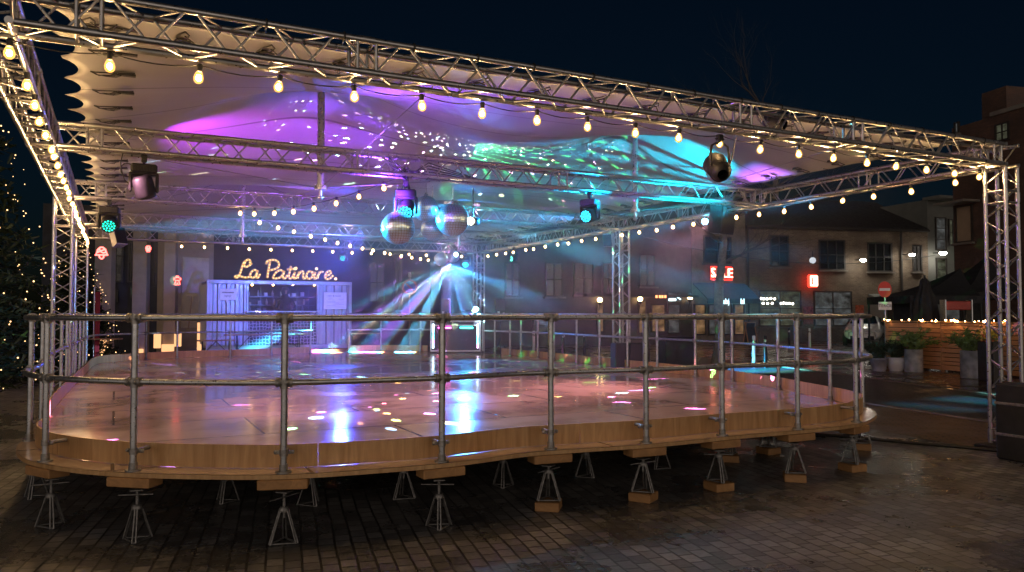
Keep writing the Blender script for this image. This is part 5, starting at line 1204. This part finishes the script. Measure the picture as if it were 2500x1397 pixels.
for s in (-1, 1):
    Rt = Matrix.Rotation(s * -.2, 4, 'Y'); m = MB(); m.M = Matrix.Translation((s * .18, 0, 0)) @ Rt
    for y in (-.33, .33): m.bbox((0, y, h / 2), (.04, .05, h), .006)
    for z in (.06, h - .03): m.bbox((0, 0, z), (.04, .61, .05), .006)
    fr = m.build('frame', M['block'], root); m = MB(); m.M = Matrix.Translation((s * .18, 0, 0)) @ Rt; m.box((0, 0, h / 2), (.02, .61, h - .14)); m.build('chalk_panel', M['canvas'], fr)
root.rotation_euler.z = R_(-60)
for k, (px, py, d, pale) in enumerate(((1841, 892, 23, 1), (1869, 892, 23, 0), (1977, 845, 34, 1), (1927, 845, 35, 0), (1303, 868, 29, 1), (1376, 868, 27.5, 0), (1427, 866, 28, 0))):
    p = at_z(px, 764 + CH * FPX / d, 0); root = thing('bollard', ['slim pale steel bollard nearest to the rail', 'scuffed dark bollard next to the pale slim one', 'white topped bollard left of the white car', 'dark bollard under the first shop window', 'grey bollard behind the far end of the rail', 'dark bollard second from the far end of the rail', 'dark bollard nearest the right middle column'][k], 'bollard', (p.x, p.y, 0), 0, 'street bollards')
    m = MB(); hb_ = .95; m.lathe([(.06, 0), (.055, .02), (.05, hb_ - .05), (.045, hb_ - .01), (.02, hb_)], n=12); m.build('shaft', M['white'] if pale else M['blackmetal'], root); m = MB(); m.lathe([(.053, hb_ - .2), (.0535, hb_ - .12)], n=12, caps=False); m.build('reflective_band', M['chrome'], root)
# ------------------------------------------------------------------ world and lamps
w = bpy.data.worlds.new('World'); sc.world = w; w.use_nodes = True; nt = w.node_tree
sky = nt.nodes.new('ShaderNodeTexSky'); sky.sky_type = 'NISHITA'; sky.sun_disc = False; sky.sun_elevation = R_(4); sky.sun_rotation = R_(185); sky.ozone_density = 4.5; sky.dust_density = 1
# warm fill added low in the sky behind the camera to light the front faces
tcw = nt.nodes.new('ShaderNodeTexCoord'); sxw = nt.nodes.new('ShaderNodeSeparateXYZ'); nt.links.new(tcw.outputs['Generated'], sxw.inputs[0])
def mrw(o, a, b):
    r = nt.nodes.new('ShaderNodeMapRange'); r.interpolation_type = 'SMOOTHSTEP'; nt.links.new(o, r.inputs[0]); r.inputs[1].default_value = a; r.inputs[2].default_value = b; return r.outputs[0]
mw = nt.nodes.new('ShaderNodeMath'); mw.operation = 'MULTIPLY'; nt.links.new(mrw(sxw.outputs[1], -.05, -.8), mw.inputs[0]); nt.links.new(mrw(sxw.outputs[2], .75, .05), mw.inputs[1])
bg2 = nt.nodes.new('ShaderNodeBackground'); bg2.inputs[0].default_value = (1, .82, .68, 1); mw2 = nt.nodes.new('ShaderNodeMath'); mw2.operation = 'MULTIPLY'; nt.links.new(mw.outputs[0], mw2.inputs[0]); mw2.inputs[1].default_value = FILL_GLOW; nt.links.new(mw2.outputs[0], bg2.inputs[1])
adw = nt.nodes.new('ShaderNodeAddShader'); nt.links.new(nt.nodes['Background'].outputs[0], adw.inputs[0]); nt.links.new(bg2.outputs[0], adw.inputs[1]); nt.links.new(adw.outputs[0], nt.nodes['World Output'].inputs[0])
nt.links.new(sky.outputs[0], nt.nodes['Background'].inputs[0]); nt.nodes['Background'].inputs[1].default_value = .0045
def spot(name, p, target, power, col, ang, blend=.5, size=.03, gobo=None):
    l = bpy.data.lights.new(name, 'SPOT'); l.energy = power * LK; l.color = col; l.spot_size = R_(ang); l.spot_blend = blend; l.shadow_soft_size = size
    o = bpy.data.objects.new(name, l); COL.objects.link(o); o.location = p
    o.rotation_euler = (Vector(target) - Vector(p)).to_track_quat('-Z', 'Y').to_euler()
    if gobo: gobo(l)
    return o
def gobo_dots(scale, thr, sat=1.0, stretch=(1, 1, 1), dens=.5, hue=None):
    def f(l):
        l.use_nodes = True; t = l.node_tree; N = t.nodes; K = t.links; em = N['Emission']
        tc = N.new('ShaderNodeTexCoord'); sx = N.new('ShaderNodeSeparateXYZ'); K.new(tc.outputs['Normal'], sx.inputs[0])
        def mt(op, a, b):
            n = N.new('ShaderNodeMath'); n.operation = op
            for i, v in ((0, a), (1, b)):
                if isinstance(v, bpy.types.NodeSocket): K.new(v, n.inputs[i])
                else: n.inputs[i].default_value = v
            return n.outputs[0]
        cx = N.new('ShaderNodeCombineXYZ'); zz = mt('ABSOLUTE', sx.outputs[2], 0.0)
        K.new(mt('MULTIPLY', mt('DIVIDE', sx.outputs[0], zz), stretch[0]), cx.inputs[0]); K.new(mt('MULTIPLY', mt('DIVIDE', sx.outputs[1], zz), stretch[1]), cx.inputs[1])
        v = N.new('ShaderNodeTexVoronoi'); v.inputs['Scale'].default_value = scale; v.inputs['Randomness'].default_value = dens; K.new(cx.outputs[0], v.inputs['Vector'])
        s2 = N.new('ShaderNodeSeparateColor'); K.new(v.outputs['Color'], s2.inputs[0])
        ok = mt('MULTIPLY', mt('LESS_THAN', v.outputs['Distance'], thr), mt('GREATER_THAN', s2.outputs[1], .35))
        if hue is None:
            hs = N.new('ShaderNodeHueSaturation'); hs.inputs['Color'].default_value = (1, .25, .2, 1); hs.inputs['Saturation'].default_value = sat; K.new(s2.outputs[0], hs.inputs['Hue']); K.new(hs.outputs[0], em.inputs[0])
        else: em.inputs[0].default_value = (*hue, 1)
        K.new(ok, em.inputs[1])
    return f
def gobo_rings(l):                                          # laser: concentric dotted arcs over half a turn
    l.use_nodes = True; t = l.node_tree; N = t.nodes; K = t.links; em = N['Emission']; em.inputs[0].default_value = (.06, 1, .22, 1)
    def mt(op, *a):
        n = N.new('ShaderNodeMath'); n.operation = op
        for i, v in enumerate(a):
            if isinstance(v, bpy.types.NodeSocket): K.new(v, n.inputs[i])
            else: n.inputs[i].default_value = v
        return n.outputs[0]
    tc = N.new('ShaderNodeTexCoord'); sx = N.new('ShaderNodeSeparateXYZ'); K.new(tc.outputs['Normal'], sx.inputs[0]); z = mt('ABSOLUTE', sx.outputs[2])
    x = mt('DIVIDE', sx.outputs[0], z); y = mt('DIVIDE', sx.outputs[1], z); r = mt('SQRT', mt('ADD', mt('MULTIPLY', x, x), mt('MULTIPLY', y, y))); a = mt('ARCTAN2', y, x)
    ring = mt('LESS_THAN', mt('FRACT', mt('MULTIPLY', r, 9.0)), .17); dash = mt('LESS_THAN', mt('FRACT', mt('MULTIPLY', a, 14.0)), .5)
    K.new(mt('MULTIPLY', mt('MULTIPLY', ring, dash), mt('LESS_THAN', mt('ABSOLUTE', mt('ADD', a, .4)), 1.3)), em.inputs[1])
mball = at_d(1150, 540, 10.1); mfar = at_d(1098, 628, 21.9)
# uplighters washing the tent peaks
spot('magenta_wash', L(-9.1, 4.4, 3.3), L(-7.6, 6.0, 4.3), 210, (.6, .05, 1), 80, .9)
spot('violet_wash', L(-6.4, 3.6, 3.0), L(-6.6, 7.5, 3.9), 210, (.26, .05, 1), 120, .9)
spot('violet_wash_back', L(-6.4, 8.2, 3.1), L(-6.6, 12, 3.9), 120, (.35, .12, 1), 120, .9)
spot('violet_wash_front', L(-7.4, 2.0, 3.1), L(-5.6, 2.2, 4.2), 150, (.32, .08, 1), 130, .9)
spot('blue_mast_wash', L(-6.9, 4.7, 3.15), L(-7.22, 4.35, 4.3), 25, (.05, .12, 1), 80, .9)
spot('cyan_wash', L(-1.3, 3.2, 3.1), L(-1.7, 4.8, 4.3), 330, (.0, .62, .85), 105, .9)
spot('cyan_wash_back', L(-3.2, 3.6, 3.2), L(-4.0, 5.6, 4.1), 90, (.0, .5, .9), 110, .9)
# beams from the led heads
spot('beam_teal', LENS[1], at_d(995, 543, 10.15), 14000, (.01, .5, 1), 11, .6)
spot('beam_teal_wide', LENS[1], at_d(600, 570, 13), 300, (.01, .5, .85), 30, .9)
spot('beam_cyan_wide', LENS[3], at_d(1200, 560, 13), 900, (.03, .38, 1), 26, .9)
spot('beam_blue', at_d(1712, 541, 13.7), at_d(1250, 625, 14.5), 1800, (.05, .45, 1), 18, .8)
spot('beam_cyan', LENS[3], at_d(1070, 540, 10.3), 5000, (.02, .4, 1), 16, .8)
spot('beam_center', LENS[2], L(-5.5, -1, .5), 120, (.2, .45, 1), 55, .8)
spot('beam_rear', LENS[5], L(-4, 4, .5), 650, (.03, .22, 1), 50, .8)
spot('beam_rear_left', LENS[4], L(-8, 6, .5), 700, (.03, .08, 1), 55, .8)
spot('wash_pink', L(-1.2, 3.7, 3.2), L(-4.2, 4.6, .5), 430, (1, .4, .5), 70, .9)
spot('wash_violet_left', L(-9.7, 3.6, 3.2), L(-6, 4.0, .5), 210, (1, .42, .6), 75, .9)
spot('wash_blue_back', L(-5, 10, 3.3), KM @ Vector((2.4, 0, 1.5)), 1300, (.13, .13, 1), 46, .9)
# mirror ball spots on the floor and roof
spot('ball_spots_floor', at_d(1105, 537, 10.25) - Vector((0, .3, .25)), L(-4.5, 2.5, .5), 5500, (1, 1, 1), 140, .5, .004, gobo_dots(6.0, .2, 1.0, (1, .6, 1), .8))
bsrc = at_d(1105, 537, 10.25) - Vector((0, .3, .25))
spot('ball_spots_left', bsrc, L(-9.2, 2.6, .5), 16000, (1, 1, 1), 62, .5, .004, gobo_dots(9, .2, 1.0, (1, 1, 1), .8))
spot('ball_spots_right', bsrc, L(-1.2, 2.6, .5), 13000, (1, 1, 1), 66, .5, .004, gobo_dots(9, .2, 1.0, (1, 1, 1), .8))
spot('ball_spots_back', bsrc + Vector((0, .6, .1)), L(-5.2, 11, .5), 14000, (1, 1, 1), 60, .5, .004, gobo_dots(10, .2, 1.0, (1, 1, 1), .8))
spot('ball_spots_roof', L(-4.9, 4.4, 2.9), L(-4.9, 6.5, 4.0), 5500, (1, 1, 1), 150, .4, .004, gobo_dots(9.0, .15, .6, dens=.3))
spot('laser_green', L(-5.6, 4.2, 3.3), L(-4.4, 6.0, 4.0), 2600, (1, 1, 1), 95, .2, .003, gobo_rings)
# the two mirror ball flares throw flat fans of coloured rays through the smoke
def fan(name, p, power, seed, lo, hi, thick, freq, facing, sharp=(.5, .72), ways=24.0):
    l = bpy.data.lights.new(name, 'POINT'); l.energy = power * LK; l.shadow_soft_size = .01; l.use_nodes = True; t = l.node_tree; N = t.nodes; K = t.links; em = N['Emission']
    o = bpy.data.objects.new(name, l); COL.objects.link(o); o.location = p; o.rotation_euler = Vector(facing).to_track_quat('Z', 'Y').to_euler()
    def mt(op, *a):
        n = N.new('ShaderNodeMath'); n.operation = op
        for i, v in enumerate(a):
            if isinstance(v, bpy.types.NodeSocket): K.new(v, n.inputs[i])
            else: n.inputs[i].default_value = v
        return n.outputs[0]
    def sm(v, a, b):
        r = N.new('ShaderNodeMapRange'); r.interpolation_type = 'SMOOTHSTEP'; K.new(v, r.inputs[0]); r.inputs[1].default_value = a; r.inputs[2].default_value = b; return r.outputs[0]
    tc = N.new('ShaderNodeTexCoord'); sx = N.new('ShaderNodeSeparateXYZ'); K.new(tc.outputs['Normal'], sx.inputs[0])
    th = mt('ARCTAN2', sx.outputs[1], sx.outputs[0]); slab = sm(mt('ABSOLUTE', sx.outputs[2]), thick, thick * .4)
    inr = mt('MULTIPLY', sm(th, lo - .06, lo + .06), sm(th, hi + .06, hi - .06))
    n1 = N.new('ShaderNodeTexNoise'); n1.noise_dimensions = '1D'; n1.inputs['Scale'].default_value = freq; n1.inputs['Detail'].default_value = 1.5; K.new(mt('ADD', th, seed), n1.inputs['W'])
    n2 = N.new('ShaderNodeTexNoise'); n2.noise_dimensions = '1D'; n2.inputs['Scale'].default_value = 5.5; n2.inputs['Detail'].default_value = 1; K.new(mt('ADD', th, seed + 31.7), n2.inputs['W'])
    rp = N.new('ShaderNodeValToRGB'); K.new(n2.outputs[0], rp.inputs[0]); e = rp.color_ramp.elements
    st = [(.3, (.5, .15, 1)), (.38, (.06, .3, 1)), (.46, (.05, .75, .95)), (.52, (.1, .4, 1)), (.57, (.25, .95, .45)), (.62, (1, .75, .25)), (.68, (1, .22, .3)), (.76, (.1, .5, 1))]
    while len(e) < len(st): e.new(.5)
    for el, (q, c) in zip(e, st): el.position = q; el.color = (*c, 1)
    K.new(rp.outputs[0], em.inputs[0]); K.new(mt('MULTIPLY', mt('MULTIPLY', slab, inr), sm(mt('ADD', mt('MULTIPLY', mt('SINE', mt('ADD', mt('MULTIPLY', th, ways), mt('MULTIPLY', n1.outputs[0], 9.0))), .13), n1.outputs[0]), *sharp)), em.inputs[1])
    return o
vd = (mball - Vector((0, 0, CH))).normalized()
fan('ball_ray_fan', mball + Vector((.10, -.10, 0)), 12000, 3.3, -.3, .2, .12, 2.5, (.42, -.9, .05), (.49, .6), 46.0)
vd = (mfar - Vector((0, 0, CH))).normalized()
fan('far_ray_fan', mfar + Vector((.03, -.55, -.26)), 36000, 5.1, -2.72, -.12, .15, 2.5, (-.03, -.95, -.31), (.46, .6), 26.0)
# smoke from the fog machine hanging under the roof: soft edged, thicker towards the back
lo, hi = Vector((-10.9, .6, .52)), Vector((2.2, 20.6, 4.1)); m = MB(); m.box((lo + hi) / 2, hi - lo)
hz = NT('stage_smoke_air'); tc = hz.n('TexCoord'); sx = hz.n('SeparateXYZ'); hz.t.links.new(tc.outputs['Object'], sx.inputs[0])
def band_(o, a, b):
    r = hz.n('MapRange', interpolation_type='SMOOTHSTEP'); hz.t.links.new(o, r.inputs[0]); r.inputs[1].default_value = a; r.inputs[2].default_value = b; return r.outputs[0]
f = hz.math('MULTIPLY', band_(sx.outputs[0], lo.x + 1.2, lo.x + 5), band_(sx.outputs[0], hi.x - .8, hi.x - 4)); f = hz.math('MULTIPLY', f, hz.math('MULTIPLY', band_(sx.outputs[1], lo.y - 2, 5.5), band_(sx.outputs[1], hi.y, hi.y - 2)))
f = hz.math('MULTIPLY', f, hz.math('ADD', .35, hz.math('MULTIPLY', .65, band_(sx.outputs[2], .4, 3.2))))
nz = hz.n('TexNoise', Scale=.55, Detail=2.5, Roughness=.6); hz.t.links.new(tc.outputs['Object'], nz.inputs['Vector'])
f = hz.math('MULTIPLY', f, band_(nz.outputs[0], .3, .75))
pv = hz.n('VolumePrincipled'); pv.inputs['Color'].default_value = (.93, .95, 1, 1); pv.inputs['Anisotropy'].default_value = .1; hz.t.links.new(hz.math('MULTIPLY', f, HAZE), pv.inputs['Density'])
hz.t.links.new(pv.outputs[0], hz.out.inputs['Volume'])
o = m.build('stage_smoke', hz.m, None, PR, PY); tag(o, 'thin drifting stage smoke hanging under the tent roof', 'smoke', kind='stuff')
vs_ = sc.view_settings; vs_.view_transform = 'Standard'; vs_.look = 'None'; vs_.gamma = 1; vs_.exposure = EXPO
cy = sc.cycles; cy.use_light_tree = True; cy.volume_step_rate = 2.0; cy.volume_max_steps = 64; cy.max_bounces = 6; cy.diffuse_bounces = 3; cy.glossy_bounces = 3; cy.transparent_max_bounces = 8; cy.volume_bounces = 0; cy.transmission_bounces = 3
cy.sample_clamp_indirect = 4; cy.use_denoising = True; cy.caustics_reflective = False; cy.caustics_refractive = False; cy.adaptive_threshold = .02
